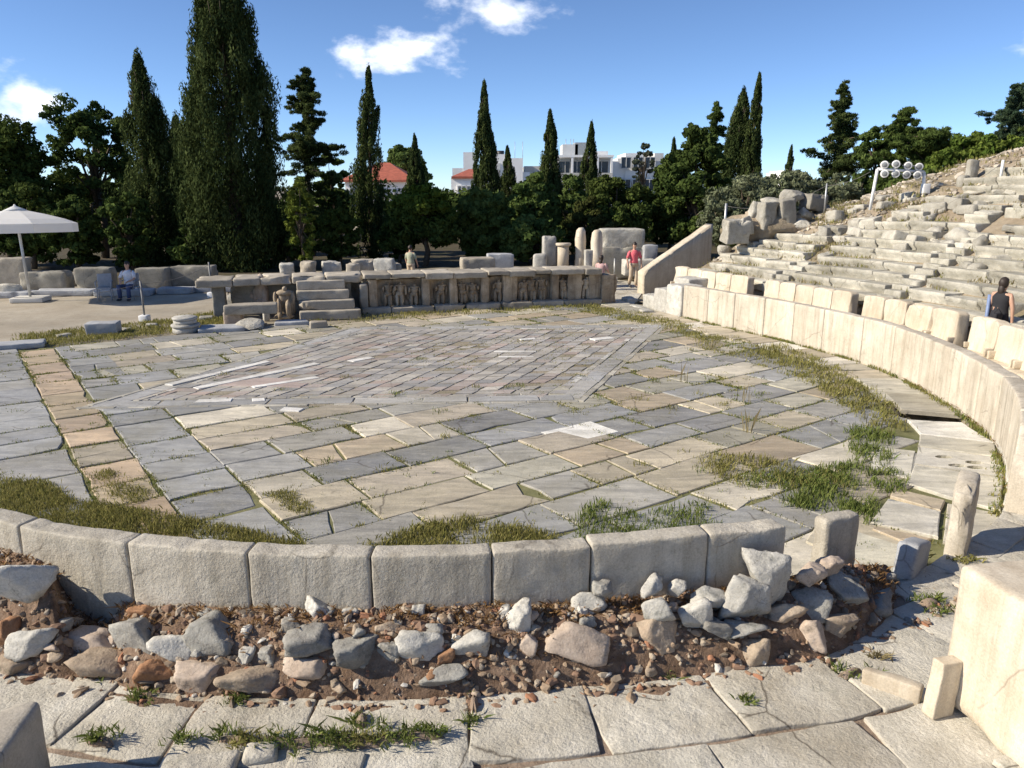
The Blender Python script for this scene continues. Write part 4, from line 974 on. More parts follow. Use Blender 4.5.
for (cx, k) in layout:
    if k == 'f': sput('relief_figure', figure(cx, .16, rng.uniform(.68, .82), rng.choice([-1, 1])), 'relief', stg)
    elif k == 'p': sput('pilaster', sblock(cx - .13, cx + .13, .02, .32, .15, STOP - .16, amp=.03, chip=.2), 'relief', stg)
    else: sput('wall_slab', sblock(cx - .25, cx + .25, .06, .32, .15, STOP - .16, amp=.035, chip=.15), 'relief', stg)
sput('end_block', sblock(SL - .12, SL + .42, -.05, .7, -.1, STOP - .22, amp=.04, chip=.2), 'relief', stg)
# left part: table of long slabs on a recessed wall, its shade put in as darker stone
so_ = stage(-2, .5); stl = thing('stage_platform', (so_[0], so_[1], 0), 'open left part of the stage roofed with long grey slabs above shadow', 'stone platform')
sput('back_wall', sblock(-4.0, 0, .75, 1.2, -.1, 1.0, amp=.04, seg=.15), 'dark_shaded_stone', stl)
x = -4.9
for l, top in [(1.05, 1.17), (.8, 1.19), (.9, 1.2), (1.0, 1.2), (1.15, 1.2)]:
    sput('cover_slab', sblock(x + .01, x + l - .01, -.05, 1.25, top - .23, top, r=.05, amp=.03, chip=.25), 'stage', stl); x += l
for cx in (-4.3, -.55): sput('support_block', sblock(cx - .18, cx + .18, .2, .7, -.1, .95, amp=.03, chip=.2), 'dark_shaded_stone', stl)
sput('side_slab', sblock(-.14, .12, -.1, .35, .05, .92, r=.06, amp=.03, chip=.2), 'stage', stl)
# staircase of five blocks
so_ = stage(-1.2, -.6); strc = thing('stone_staircase', (so_[0], so_[1], 0), 'little staircase of four stone steps leaning on the stage', 'stone staircase')
for k, (l0, l1) in enumerate([(-1.98, -.18), (-1.98, -.34), (-2.03, -.48), (-2.02, -.58)]):
    sput('step', sblock(l0, l1, -.95 + .26 * k, -.95 + .26 * k + .6, (.275 * k - .03), (.275 * k + .25), r=.03, amp=.012, chip=.1, seg=.08), 'stage', strc)
# statue fragments and blocks left of the staircase
def blobs(parts, loc, rz, mat, lab, name, cat, am=.12):
    vs_all = []; fs_all = []
    for (x, y, z, rx, ry, rz_) in parts:
        vs, fs = ico(3); b = len(vs_all); off_ = Vector(rng.uniform(-30, 30, 3))
        for v in vs:
            k = 1 + am * noise.fractal((v + off_) * 1.7, 1, 2, 3); vs_all.append(Vector((x + v.x * rx * k, y + v.y * ry * k, z + v.z * rz_ * k)))
        fs_all.extend([tuple(i + b for i in f) for f in fs])
    single(name, (xf(vs_all, loc, rz), fs_all), M[mat], lab, cat, origin=loc)
p = P(284, 319); blobs([(0, .04, .58, .20, .16, .26), (.02, 0, .76, .24, .15, .11), (.04, -.06, .90, .07, .08, .07), (-.13, -.16, .30, .085, .13, .32), (.13, -.18, .28, .09, .13, .30), (-.12, -.22, .12, .07, .09, .16), (-.25, -.02, .62, .06, .08, .20), (.26, -.02, .60, .065, .09, .22), (.21, .08, .36, .11, .16, .34), (-.02, -.04, .06, .30, .26, .09), (.0, .1, .30, .2, .14, .3)], (p.x, p.y + .15, 0), .15, 'relief', 'headless crouching statue next to the staircase', 'statue', 'statue')
p = P(262, 315); blobs([(0, 0, .55, .22, .18, .3), (.02, 0, .88, .13, .12, .2), (-.16, 0, .42, .12, .14, .26), (.15, -.05, .4, .1, .12, .3), (0, 0, .15, .28, .2, .2), (-.3, 0, .42, .12, .12, .14)], (p.x - .05, p.y + .25, .16), -.2, 'pink', 'tan broken torso statue behind the crouching one', 'statue', 'statue')
def blk(u, v, w, dp, h, rz, mat, lab, name='stone_block', z=0.0, **k):
    p = P(u, v, z); return stone_block((p.x, p.y + dp * .4, z - .04), (w, dp, h), R(rz), M[mat], lab, name, 'stone block', **k)
def pxm(u, v): return P(u, v).y / FPX
blk(249, 313, 1.45, .5, .28, 15, 'stage', 'long squared beam lying on a stub left of the statues', z=.36)
blk(232, 325, .5, .5, .42, 10, 'pink', 'stub block under the long squared beam')
blk(245, 306, .62, .5, .80, 20, 'dark_shaded_stone', 'dark upright block behind the long squared beam', r=.06)
blk(233, 305, .35, .35, .38, 0, 'loose', 'small pale block left of the dark upright one')
p = P(250, 328)
single('fluted_fragment', (xf(lathe([(.26, 0), (.40, .05), (.34, .09), (.41, .14), (.33, .19), (.24, .23)], 20, .02), (p.x, p.y, -.02), 0, R(14)), lathe([(.30, 0)] * 6, 20)[1]), M['loose'], 'pale ridged capital fragment lying before the long beam', 'stone fragment', smooth=False)
blk(266, 320, .2, .16, .40, 30, 'white', 'small pointed white stone beside the ridged fragment', r=.06)
blk(290, 325, .95, .5, .14, 15, 'bluegrey', 'flat grey slab before the crouching statue')
blk(219, 332, 1.2, .7, .16, 15, 'bluegrey', 'flat grey slab at the edge of the orchestra left of the ridged fragment')
blk(318, 328, .5, .3, .22, 20, 'stage', 'small rounded stone under the lowest step')
p = P(183, 333)
sp_ = thing('stone_stack', (p.x, p.y, 0), 'little stack of round moulded stones at the orchestra edge', 'stone fragment')
for (r, z0, z1) in [(.34, 0, .16), (.38, .16, .25), (.30, .25, .36), (.33, .36, .44)]:
    m = MB(); m.add(xf(lathe([(r * .9, z0), (r, z0 + .02), (r, z1 - .02), (r * .9, z1)], 18, .015), (p.x, p.y + .2, -.02)), lathe([(1, 0)] * 4, 18)[1]); m.build('drum', M['white'], sp_)
blk(100, 335, .80, .5, .36, 12, 'bluegrey', 'squared white block alone in the grass strip', r=.03)
blk(8, 349, 1.35, .6, .16, 25, 'bluegrey', 'dark flat slab at the left picture edge', r=.05)
for (u, v, w, h) in [(122, 331, .35, .10), (60, 337, .4, .1), (150, 327, .3, .12), (205, 320, .4, .14)]: blk(u, v, w, .3, h, rng.uniform(0, 90), 'loose', 'small stone half buried in the grass strip', 'small_stone', group='small stones in the grass strip')

# yard on the left
yd = MB(); yp = [P(-500, 420), P(-80, 352), P(40, 341), P(200, 322), P(226, 312), P(228, 288), P(150, 282), P(-200, 284), P(-900, 300)]
yd.add([(p.x, p.y, -.025) for p in yp], [tuple(range(len(yp)))]); tag(yd.build('yard', M['yard'], smooth=False), kind='structure')
pv = MB(); pp = [P(600, 301), P(618, 309), P(632, 306), P(650, 282), P(632, 272), P(604, 274)]
pv.add([(p.x, p.y, -.02) for p in pp], [tuple(range(len(pp)))]); tag(pv.build('path', M['walk'], smooth=False), kind='structure')
# long kerb of white slabs behind the yard
M['tree_shade'] = stone('tree_shade_ground', (.045, .035, .02), (.11, .085, .05), (.05, .06, .02), .6, 1.4, .8, .95, var=0, spots=.5, crack=0)  # deep shade under the trees put into a dark ground sheet
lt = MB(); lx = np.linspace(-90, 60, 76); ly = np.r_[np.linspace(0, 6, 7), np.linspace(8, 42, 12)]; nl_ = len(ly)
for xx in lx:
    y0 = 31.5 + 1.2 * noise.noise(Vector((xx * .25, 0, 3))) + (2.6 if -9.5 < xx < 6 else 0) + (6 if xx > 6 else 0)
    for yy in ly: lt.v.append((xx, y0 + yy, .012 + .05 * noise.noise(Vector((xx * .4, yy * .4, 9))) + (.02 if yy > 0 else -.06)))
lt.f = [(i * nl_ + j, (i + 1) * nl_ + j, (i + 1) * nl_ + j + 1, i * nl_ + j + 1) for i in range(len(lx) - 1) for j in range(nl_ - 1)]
tag(lt.build('ground', M['tree_shade']), kind='structure')
kb = thing('stone_kerb', (P(60, 296).x, P(60, 296).y, 0), 'long low kerb of pale slabs behind the gravel yard', 'stone kerb')
for (u0, u1, v) in [(-70, 30, 298), (31, 92, 296), (93, 150, 296), (155, 192, 294), (193, 238, 292)]:
    a, b = P(u0, v), P(u1, v - .6); d = b - a; h = .22
    vs, fs = rblock(d.length - .05, .75, h, r=.03, amp=.015, seg=.15, chip=.1); m = MB(); m.add(xf(vs, ((a.x + b.x) / 2, (a.y + b.y) / 2 + .3, -.02), math.atan2(d.y, d.x)), fs); m.build('kerb_slab', M['bluegrey'], kb)
for (u, v, w, dp, h, rz, lab, mt, r) in [(5, 291, 1.7, .7, 1.28, 4, 'tall pale block with a ledge behind the parasol pole', 'stage', .05), (44, 291, 1.75, .7, .78, 4, 'long rounded block behind the parasol base', 'dark_shaded_stone', .12), (94, 291, 1.35, .7, .92, 8, 'rough block with a broken corner left of the seated man', 'dark_shaded_stone', .08), (152, 289, 1.15, .7, .84, 4, 'square grey block right of the seated man', 'dark_shaded_stone', .04), (193, 287, 1.65, .7, .86, 3, 'wide square grey block between the seated man and the stage', 'dark_shaded_stone', .04),
                                          (66, 286, .9, .6, .55, 10, 'low dark block between the rounded and the rough block', 'dark_shaded_stone', .1), (8, 297, .7, .5, .5, 8, 'small rounded block at the left edge before the tall one', 'loose', .12)]:
    blk(u, v, w, dp, h, rz, mt, lab, r=r, amp=.025, chip=.15)

# blocks and columns behind the stage
def at_y(u, v, Y): return PY(u, v, Y)
def blkY(u, vt, vb, wpx, Y, dp, rz, mat, lab, name='stone_block', **k):
    b = PY(u, vb, Y); t_ = PY(u, vt, Y); return stone_block((b.x, b.y + dp / 2, b.z - .25), (wpx * Y / FPX, dp, t_.z - b.z + .25), R(rz), M[mat], lab, name, 'stone block', **k)
pl = MB(); 
vs, fs = rblock(11.5, 5.0, .85, r=.2, amp=.08, seg=.5); a = PY(440, 272, 30.2); pl.add(xf(vs, (a.x + .4, a.y + 1.4, -.4), SANG), fs); tag(pl.build('terrain', M['ground']), kind='structure')
blkY(622, 229, 247, 44, 33.5, 1.1, 4, 'loose', 'large pale block topping the wall behind the person in red', r=.08)
blkY(627, 247, 273, 55, 33.4, 1.2, 4, 'dark_shaded_stone', 'broad grey block under the large pale one behind the person in red', r=.04)
blkY(650, 245, 262, 14, 33.2, .8, 4, 'bluegrey', 'small square block right of the large pale one')
blkY(640, 260, 270, 32, 32.2, .7, 4, 'white', 'low white slab behind the person in red')
blkY(549, 236, 264, 13, 31.5, .4, 10, 'white', 'broken white stele behind the stage', r=.08, chip=.3)
blkY(556, 246, 264, 14, 31.8, .5, 10, 'dark_shaded_stone', 'grey broken block beside the white stele', chip=.3)
blkY(540, 254, 266, 14, 31.0, .5, 0, 'white', 'small rounded white block left of the cylinder drum', r=.12)
blkY(477, 258, 268, 34, 30.3, .7, 12, 'stage', 'flat pale block on the ground behind the middle of the stage', r=.08)
blkY(500, 254, 266, 26, 32.5, .6, 8, 'bluegrey', 'pale block further behind the middle of the stage')
blkY(588, 250, 272, 8, 30.6, .4, 10, 'white', 'narrow pale block at the foot of the broad column stump')
for (u, vt, vb, rpx, Y, mt, lab, cap) in [(580, 228, 266, 5.4, 31.0, 'warm', 'slim pale column stump behind the stage end', 0), (596, 230, 270, 5.8, 30.8, 'warm', 'broader weathered column stump right of the slim one', 0), (563, 243, 266, 5.6, 30.9, 'warm', 'short cylinder drum with a flat cap behind the stage', 1)]:
    b, t_ = PY(u, vb, Y), PY(u, vt, Y); r = rpx * Y / FPX; h = t_.z - b.z
    if cap:
        th_ = thing('column_drum', (b.x, b.y, b.z), lab, 'column stump'); m = MB(); m.add(xf(lathe([(r, -.2), (r * 1.02, h * .4), (r, h - .1)], 20, .01), b), lathe([(1, 0)] * 3, 20)[1]); m.build('drum', M[mt], th_)
        m = MB(); m.add(xf(lathe([(r * 1.2, h - .12), (r * 1.35, h - .08), (r * 1.35, h - .02), (r * 1.25, h)], 20, .01), b), lathe([(1, 0)] * 4, 20)[1]); m.build('cap', M[mt], th_)
    else: single('column_stump', (xf(lathe([(r * 1.05, -.2), (r, h * .3), (r * .98, h * .7), (r * .9, h * .93), (r * .5, h)], 18, .05), b), lathe([(1, 0)] * 5, 18)[1]), M[mt], lab, 'column stump', origin=b)
for i, (u, vt, vb, w) in enumerate([(306, 262, 272, 14), (330, 262, 272, 18), (362, 260, 272, 22), (384, 259, 270, 20), (395, 264, 270, 8), (285, 264, 271, 14), (352, 264, 272, 12)]):
    blkY(u, vt, vb, w, 31.0 + (i % 3) * .5, .6, rng.uniform(-10, 25), 'white' if i % 2 else 'stage', ['low rough block behind the staircase', 'pale rounded block behind the left stage slabs', 'wide low block behind the left end of the relief', 'low flat block left of the person in sage green', 'tiny bright block beside the person in sage green', 'small dark topped block behind the far left slabs', 'small low block between the wide one and the rounded one'][i], r=.05, amp=.05, chip=.3)

# posts and ropes
def post(name, base, h, lab, r=.03, foot=True, mat='steel', lean=(0, 0), grp='barrier posts'):
    t = thing(name, base, lab, 'post', grp); m = MB(); b = Vector(base)
    m.add(*tube([b, b + Vector((lean[0], lean[1], h))], r, 8)); m.build('pole', M[mat], t)
    if foot: m = MB(); vs, fs = rblock(.26, .26, .2, r=.03, amp=.005, seg=.08); m.add(xf(vs, b - Vector((0, 0, .02))), fs); m.build('foot', M['paintwhite'], t)
    return b + Vector((lean[0], lean[1], h * .93))
pa = post('rope_post', P(145, 321), 1.18, 'grey rope post with a white foot in the gravel yard', .03, mat='darksteel')
pb = post('rope_post', P(212, 297), 1.25, 'grey rope post beside the wide square block', .03, mat='darksteel')
pc = post('rope_post', P(614, 281, 0), 0.95, 'thin white post left of the person in red', .03)
pd_ = P(-40, 330) + Vector((0, 0, 1.1))
def rope(a, b, sag, lab):
    pts = [a.lerp(b, t) - Vector((0, 0, sag * 4 * t * (1 - t))) for t in np.linspace(0, 1, 14)]
    single('rope', tube(pts, .007, 5), M['rope'], lab, 'rope', origin=a)
rope(pa, pb, .15, 'rope sagging between the two yard posts'); rope(pd_, pa, .3, 'rope running from the left yard post out of the picture')
def hill_base(u, v): 
    h = hill_hit(u, v); return h[0] if h else PY(u, v, 26)
f1 = post('fence_post', PY(724, 238, 29.0), 1.25, 'grey fence post above the far wedge left of the rock pile', .045, False, grp='hillside fence posts')
f2 = post('fence_post', hill_base(824, 214), 1.0, 'thin fence post beside the right end of the rock pile', .03, False, grp='hillside fence posts')
f3 = post('fence_post', hill_base(1000, 182), .62, 'short pale fence post on the ridge above the preserved tiers', .04, False, mat='paintwhite', grp='hillside fence posts')
b = hill_base(953, 330); x, y = C.at(g_q[2][0] - .15, 1.95)
post('rail_post', (x, y, .5), 1.15, 'short bluish post behind the thrones left of the walking woman', .04, False, mat='bluepaint', grp=None)
rope(f1, f2, .35, 'wire sagging between fence posts across the rock pile')
rope(PY(870, 172, 25.0), f2, .1, 'wire rising from the thin fence post to the floodlight frame')
rope(PY(925, 174, 25.0), f3, .5, 'wire running along the ridge to the short pale post'); rope(f3, PY(1060, 148, 24), .1, 'wire leaving the picture at the right ridge')

# floodlight frame on the ridge
FY = 24.5; pL, pLb = PY(877.5, 169, FY), PY(871, 200, FY); pR, pRb = PY(924, 172, FY), PY(925, 192, FY)
fr = thing('light_scaffold', pLb, 'white floodlight frame with two legs on the ridge', 'light frame')
m = MB(); m.add(*tube([pLb - Vector((0, 0, .3)), pL], .05, 8)); m.build('leg', M['paintwhite'], fr); m = MB(); m.add(*tube([pRb - Vector((0, 0, .3)), pR], .05, 8)); m.build('leg', M['paintwhite'], fr)
m = MB(); m.add(*tube([pL, pR], .045, 8)); m.build('crossbar', M['paintwhite'], fr)
m = MB(); vs, fs = rblock(.22, .2, .3, r=.02, amp=0, seg=.1); m.add(xf(vs, pRb + Vector((0, 0, -.05))), fs); m.build('switch_box', M['paintwhite'], fr)
proto = None
fl_lab = [f'{a} floodlight from the left in the {r} row of the frame' for r in ('upper', 'lower') for a in ('first', 'second', 'third', 'fourth')]
for i, (u, v) in enumerate([(885, 164), (896, 164), (907.7, 165.4), (918.5, 166), (885, 173), (895.5, 173.5), (906, 174), (917, 174.5)]):
    c = PY(u, v, FY)
    if proto is None:
        proto = thing('floodlight', (0, 0, 0), fl_lab[0], 'floodlight', 'floodlights on the ridge frame')
        prof = [(.03, 0), (.055, .03), (.10, .11), (.112, .125), (.10, .127)]
        m = MB(); m.add(*lathe(prof, 16)); m.build('housing', M['darksteel'], proto); m = MB(); m.add(xf(lathe([(.118, 0), (.122, .01), (.118, .02), (.085, .018)], 16), (0, 0, .118)), lathe([(1, 0)] * 4, 16)[1]); m.build('rim', M['paintwhite'], proto)
        m = MB(); m.add(xf(lathe([(.083, 0), (.08, .004)], 16), (0, 0, .137)), lathe([(1, 0)] * 2, 16)[1]); m.build('lens', M['lens'], proto)
        m = MB(); m.add(*tube([(.135, 0, .08), (.135, 0, -.05), (-.135, 0, -.05), (-.135, 0, .08)], .010, 6)); m.build('bracket', M['steel'], proto); o = proto
    else:
        o = proto.copy(); COL.objects.link(o); o['label'] = fl_lab[i]
        for ch in proto.children: c2 = ch.copy(); COL.objects.link(c2); c2.parent = o
    aim = Vector((-.55 + .3 * (i % 4) / 3 * rng.uniform(.3, 1.6), -1, -.12 + rng.uniform(-.15, .1))).normalized()
    o.location = c; o.rotation_euler = aim.to_track_quat('Z', 'Y').to_euler()
p = hill_base(976, 183); stone_block((p.x, p.y + .3, p.z - .1), (.34, .22, .80), .1, M['loose'], 'small round topped standing stone on the ridge', 'standing_stone', 'stone', r=.08, amp=.02)
p = hill_base(966, 186); stone_block((p.x, p.y + .2, p.z - .1), (.34, .3, .42), .4, M['loose'], 'rough stone leaning at the left of the small standing stone', 'loose_stone', 'stone', r=.1, amp=.05)

# parasol
pb_ = P(31, 301); ptop = PY(19, 236, pb_.y + .1); apex = PY(15, 209, pb_.y + .1); rad = 54 * pb_.y / FPX
um = thing('parasol', (pb_.x, pb_.y, 0), 'large white parasol with a leaning pole in the gravel yard', 'parasol')
m = MB(); m.add(*tube([pb_, apex], .045, 10)); m.build('pole', M['steel'], um)
m = MB(); vs, fs = rblock(1.05, .8, .16, r=.02, amp=.008, seg=.15); m.add(xf(vs, (pb_.x, pb_.y, -.01), .15), fs); m.build('base_slab', M['concrete'], um)
cvs = []; cfs = []; nseg = 48; rings = [(.0, 0), (.10, -.02), (.5, -.30), (.8, -.56), (1.0, -.80)]; ax = (apex - pb_).normalized(); rim_drop = .95
h0 = apex.z - PY(74, 226, pb_.y + .1).z
T_ = Matrix.Translation(apex) @ Vector((0, 0, 1)).rotation_difference(Vector((ax.x * .5, ax.y, ax.z))).to_matrix().to_4x4()
for (rr, zz) in rings[1:]:
    for k in range(nseg):
        w = 2 * math.pi * k / nseg; sc = math.cos(math.pi / 8) / math.cos((w % (math.pi / 4)) - math.pi / 8); sag = 0
        cvs.append(T_ @ Vector((math.cos(w) * rad * rr * sc, math.sin(w) * rad * rr * sc, zz * h0 * 1.1 + sag)))
for i in range(len(rings) - 2):
    for k in range(nseg): cfs.append((i * nseg + k, i * nseg + (k + 1) % nseg, (i + 1) * nseg + (k + 1) % nseg, (i + 1) * nseg + k))
cvs.append(T_ @ Vector((0, 0, 0))); cfs += [(len(cvs) - 1, (k + 1) % nseg, k) for k in range(nseg)]
m = MB(); m.add(cvs, cfs); can = child_base(m.build('canopy', M['canvas'], um, smooth=False))
vvs = []; vfs = []
for z in (0, -.30):
    for k in range(nseg):
        w = 2 * math.pi * k / nseg; sc = math.cos(math.pi / 8) / math.cos((w % (math.pi / 4)) - math.pi / 8); vvs.append(T_ @ Vector((math.cos(w) * rad * sc * 1.004, math.sin(w) * rad * sc * 1.004, -.80 * h0 * 1.1 + z)))
vfs = [(k, nseg + k, nseg + (k + 1) % nseg, (k + 1) % nseg) for k in range(nseg)]
m = MB(); m.add(vvs, vfs); m.build('valance', M['canvas'], can, smooth=False)
m = MB(); vs, fs = lathe([(rad * .22, -.07), (rad * .12, .02), (.05, .10), (.02, .16)], 16); m.add([T_ @ v for v in vs], fs); m.build('vent_cap', M['canvas'], can)
for k in range(8):
    w = 2 * math.pi * k / 8; m = MB(); m.add(*tube([T_ @ Vector((0, 0, -.08)), T_ @ Vector((math.cos(w) * rad * .99, math.sin(w) * rad * .99, -.80 * h0 * 1.1 - .02))], .015, 6)); m.build('rib', M['steel'], um)

# ================================================================== TREES
def rotv(n):
    v = rng.normal(size=(n, 3)); return v / np.linalg.norm(v, axis=1)[:, None]
def leaf_cloud(clumps, L_, W_, ca, cb, upright=0.0, dens=1.0):
    """clumps: (x,y,z,rx,ry,rz,n) -> arrays of leaf quads with a colour per leaf"""
    Vs = []; Cs = []
    for (x, y, z, rx, ry, rz, n) in clumps:
        n = max(4, int(n * dens)); d = rotv(n); rad = rng.uniform(.25, 1, n) ** .45
        p = np.array([x, y, z]) + d * rad[:, None] * np.array([rx, ry, rz])
        nr = d + rng.normal(0, .6, (n, 3)); nr /= np.linalg.norm(nr, axis=1)[:, None]
        a = rotv(n) * (1 - upright) + np.array([0, 0, 1.0]) * upright + d * upright * .35
        a -= nr * np.sum(a * nr, axis=1)[:, None]; a /= np.maximum(np.linalg.norm(a, axis=1), 1e-4)[:, None]; b = np.cross(nr, a)
        s = rng.uniform(.65, 1.3, n)[:, None]; a = a * s * L_ / 2; b = b * s * W_ / 2
        Vs.append(np.stack([p - a, p + b, p + a, p - b], 1))
        t = rng.uniform(0, 1); col = np.array(ca) * (1 - t) + np.array(cb) * t
        Cs.append(np.repeat((col[None] * rng.uniform(.72, 1.3, (n, 1)))[:, None], 4, 1))
    return np.concatenate(Vs).reshape(-1, 3), np.concatenate(Cs).reshape(-1, 3)
def quads_mesh(name, V, Cc, mat, parent, origin):
    me = bpy.data.meshes.new(name); n = len(V); V = V - np.array(origin)[None]
    me.vertices.add(n); me.vertices.foreach_set('co', V.astype(np.float32).ravel())
    me.loops.add(n); me.loops.foreach_set('vertex_index', np.arange(n, dtype=np.int32))
    me.polygons.add(n // 4); me.polygons.foreach_set('loop_start', np.arange(0, n, 4, dtype=np.int32))
    at = me.attributes.new('Col', 'FLOAT_COLOR', 'POINT'); at.data.foreach_set('color', np.c_[Cc, np.ones(n)].astype(np.float32).ravel())
    me.update(calc_edges=True); me.validate(); me.materials.append(mat)
    ob = bpy.data.objects.new(name, me); COL.objects.link(ob)
    if parent: ob.parent = parent
    else: ob.location = origin
    return ob
CYP = ((.026, .042, .014), (.092, .118, .040)); DARK = ((.034, .056, .016), (.10, .138, .036)); MIDG = ((.06, .095, .026), (.125, .17, .05)); BRI = ((.09, .12, .02), (.15, .18, .035)); OLV = ((.12, .14, .08), (.20, .22, .13)); PINE = ((.065, .105, .02), (.145, .185, .038))
def cypress(u, vtop, hw, Y, lab, gz=0.0, bend=0.0, ragged=.36, pal_=CYP, slim=1.0, base_w=1.0, leaf=(.19, .06), group='cypress trees'):
    b = PY(u, 250, Y); x0 = b.x; top = PY(u, vtop, Y).z; h = top - gz; Rr = hw * Y / FPX
    t = thing('cypress_tree', (x0, Y, gz), lab, 'cypress', group); cl = []
    ph = rng.uniform(0, 6)
    def prof(k): return Rr * min(1, (max(0, 1 - k) / .52) ** .75) * (.84 + .16 * min(1, k / .25)) * (base_w if k < .3 else 1)
    def cx(k): return bend * max(0, k - .55) ** 2 * h + .05 * Rr * math.sin(k * 7 + ph)
    n = int(80 + 24 * h * max(.6, Rr))
    for i in range(n):
        k = rng.uniform(0, 1) ** .9; k = k * .965 + .02; w = rng.uniform(0, 2 * math.pi); r = prof(k) * (1 + ragged * 1.1 * noise.noise(Vector((math.cos(w) * 1.6 + ph * 7, math.sin(w) * 1.6, k * h * .55))) + ragged * .35 * rng.normal())
        if ragged > .38 and noise.noise(Vector((math.cos(w) * 1.2, math.sin(w) * 1.2 + ph * 3, k * h * .5))) < -.18: continue
        rr = max(.09, min(.42, .28 * Rr)) * rng.uniform(.6, 1.35) * (1 - .55 * k)
        rc = max(0, r - rr * .8) * rng.uniform(.72, 1.0); hz = rr * rng.uniform(2.2, 4.6)
        cl.append((x0 + cx(k) + math.cos(w) * rc, Y + math.sin(w) * rc, gz + k * h - hz * .3, rr, rr, hz, 95 * rr * 3 + 30))
    cl.append((x0 + cx(.97), Y, gz + h * .965, .08 * Rr + .05, .08 * Rr + .05, .035 * h, 60)); cl.append((x0 + cx(.93), Y, gz + h * .92, .14 * Rr + .05, .14 * Rr + .05, .05 * h, 100))
    V, Cc = leaf_cloud(cl, leaf[0], leaf[1], *pal_, upright=.75, dens=1.5)
    quads_mesh('crown', V, Cc, M['leaf'], t, (x0, Y, gz))
    # trunk with ascending inner limbs fills the crown's middle
    m = MB(); pts = [(x0 + cx(k), Y, gz + k * h) for k in np.linspace(-.01, .97, 12)]; m.add(*tube(pts, [max(.02, Rr * .16 * (1 - k)) + .02 for k in np.linspace(0, 1, 12)], 7))
    for i in range(26):
        k = rng.uniform(.08, .85); w = rng.uniform(0, 6.3); r = prof(k) * .8; a = Vector((x0 + cx(k), Y, gz + k * h)); m.add(*tube([a, a + Vector((math.cos(w) * r * .5, math.sin(w) * r * .5, r * .9)), a + Vector((math.cos(w) * r * .75, math.sin(w) * r * .75, r * 2.0))], [.05, .03, .012], 4))
    m.build('trunk', M['bark'], t); return t
def leafy(u, vtop, vbot, hw, Y, lab, pal_=DARK, gz=0.0, kind='round', n=46, leaf=(.24, .13), cr=.30, name='broadleaf_tree', group='trees behind the theatre', light=None, gap=.0, dens=1.0):
    """tree crown inside the box u+-hw, vtop..vbot at distance Y"""
    x0 = PY(u, 250, Y).x; zt = PY(u, vtop, Y).z; n = int(n * 1.7); cr = cr * .8; zb = max(gz + .1, PY(u, vbot, Y).z); Rr = hw * Y / FPX; H = zt - zb
    t = thing(name, (x0, Y, gz), lab, 'tree' if 'tree' in name or 'pine' in name else 'shrub', group); cl = []; tips = []
    for i in range(n):
        for _ in range(30):
            d = rotv(1)[0] * rng.uniform(.35, 1) ** .5
            if kind == 'umbrella' and d[2] < -.55: continue
            if kind == 'cone' and math.hypot(d[0], d[1]) > (1 - d[2]) * .62 + .08: continue
            break
        cx_, cy_, cz = x0 + d[0] * Rr * .84, Y + d[1] * Rr * .8, zb + H * (.5 + d[2] * .44)
        rr = cr * Rr * rng.uniform(.55, 1.2) * (1 if kind != 'cone' else .8); rr = min(rr, 1.5)
        if rng.random() < gap: continue
        cl.append((cx_, cy_, min(cz, zt - rr * .5), rr, rr, rr * rng.uniform(.55, .9), (rr ** 1.6) * 330 + 50)); tips.append((cx_, cy_, cz))
    main = list(cl)
    for i in range(int(n * 1.1)):                       # small outlying sprays grow from the big clumps and break the outline
        c = main[int(rng.integers(len(main)))]; d = rotv(1)[0]; d[2] = abs(d[2]) * .7 + d[2] * .3; rr = c[3] * rng.uniform(.3, .55)
        cl.append((c[0] + d[0] * c[3] * 1.05, c[1] + d[1] * c[4] * 1.05, min(zt, c[2] + d[2] * c[5] * 1.15), rr, rr, rr * .8, rr * 200 + 25))
    V, Cc = leaf_cloud(cl, leaf[0], leaf[1], *pal_, dens=dens)
    if light is not None:                             # sunlit crown top put into the leaf colour as a yellower green
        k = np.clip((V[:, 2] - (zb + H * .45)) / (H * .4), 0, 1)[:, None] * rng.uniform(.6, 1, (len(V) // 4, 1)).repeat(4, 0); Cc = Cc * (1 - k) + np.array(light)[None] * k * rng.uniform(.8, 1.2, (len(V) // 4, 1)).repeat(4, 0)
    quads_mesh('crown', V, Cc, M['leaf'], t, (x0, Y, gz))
    m = MB(); th = zb + H * .45; tr = max(.06, Rr * .07)
    m.add(*tube([(x0, Y, gz - .2), (x0 + .1 * Rr, Y, gz + (th - gz) * .4), (x0 - .03 * Rr, Y, th)], [tr * 1.3, tr, tr * .7], 8))
    for (a, b, c) in tips[:22]: m.add(*tube([(x0, Y, gz + (th - gz) * rng.uniform(.55, .95)), ((x0 + a) / 2, (Y + b) / 2, (th + c) / 2 - .1), (a, b, c)], [tr * .5, tr * .3, tr * .12], 5))
    m.build('trunk', M['bark'], t); return t
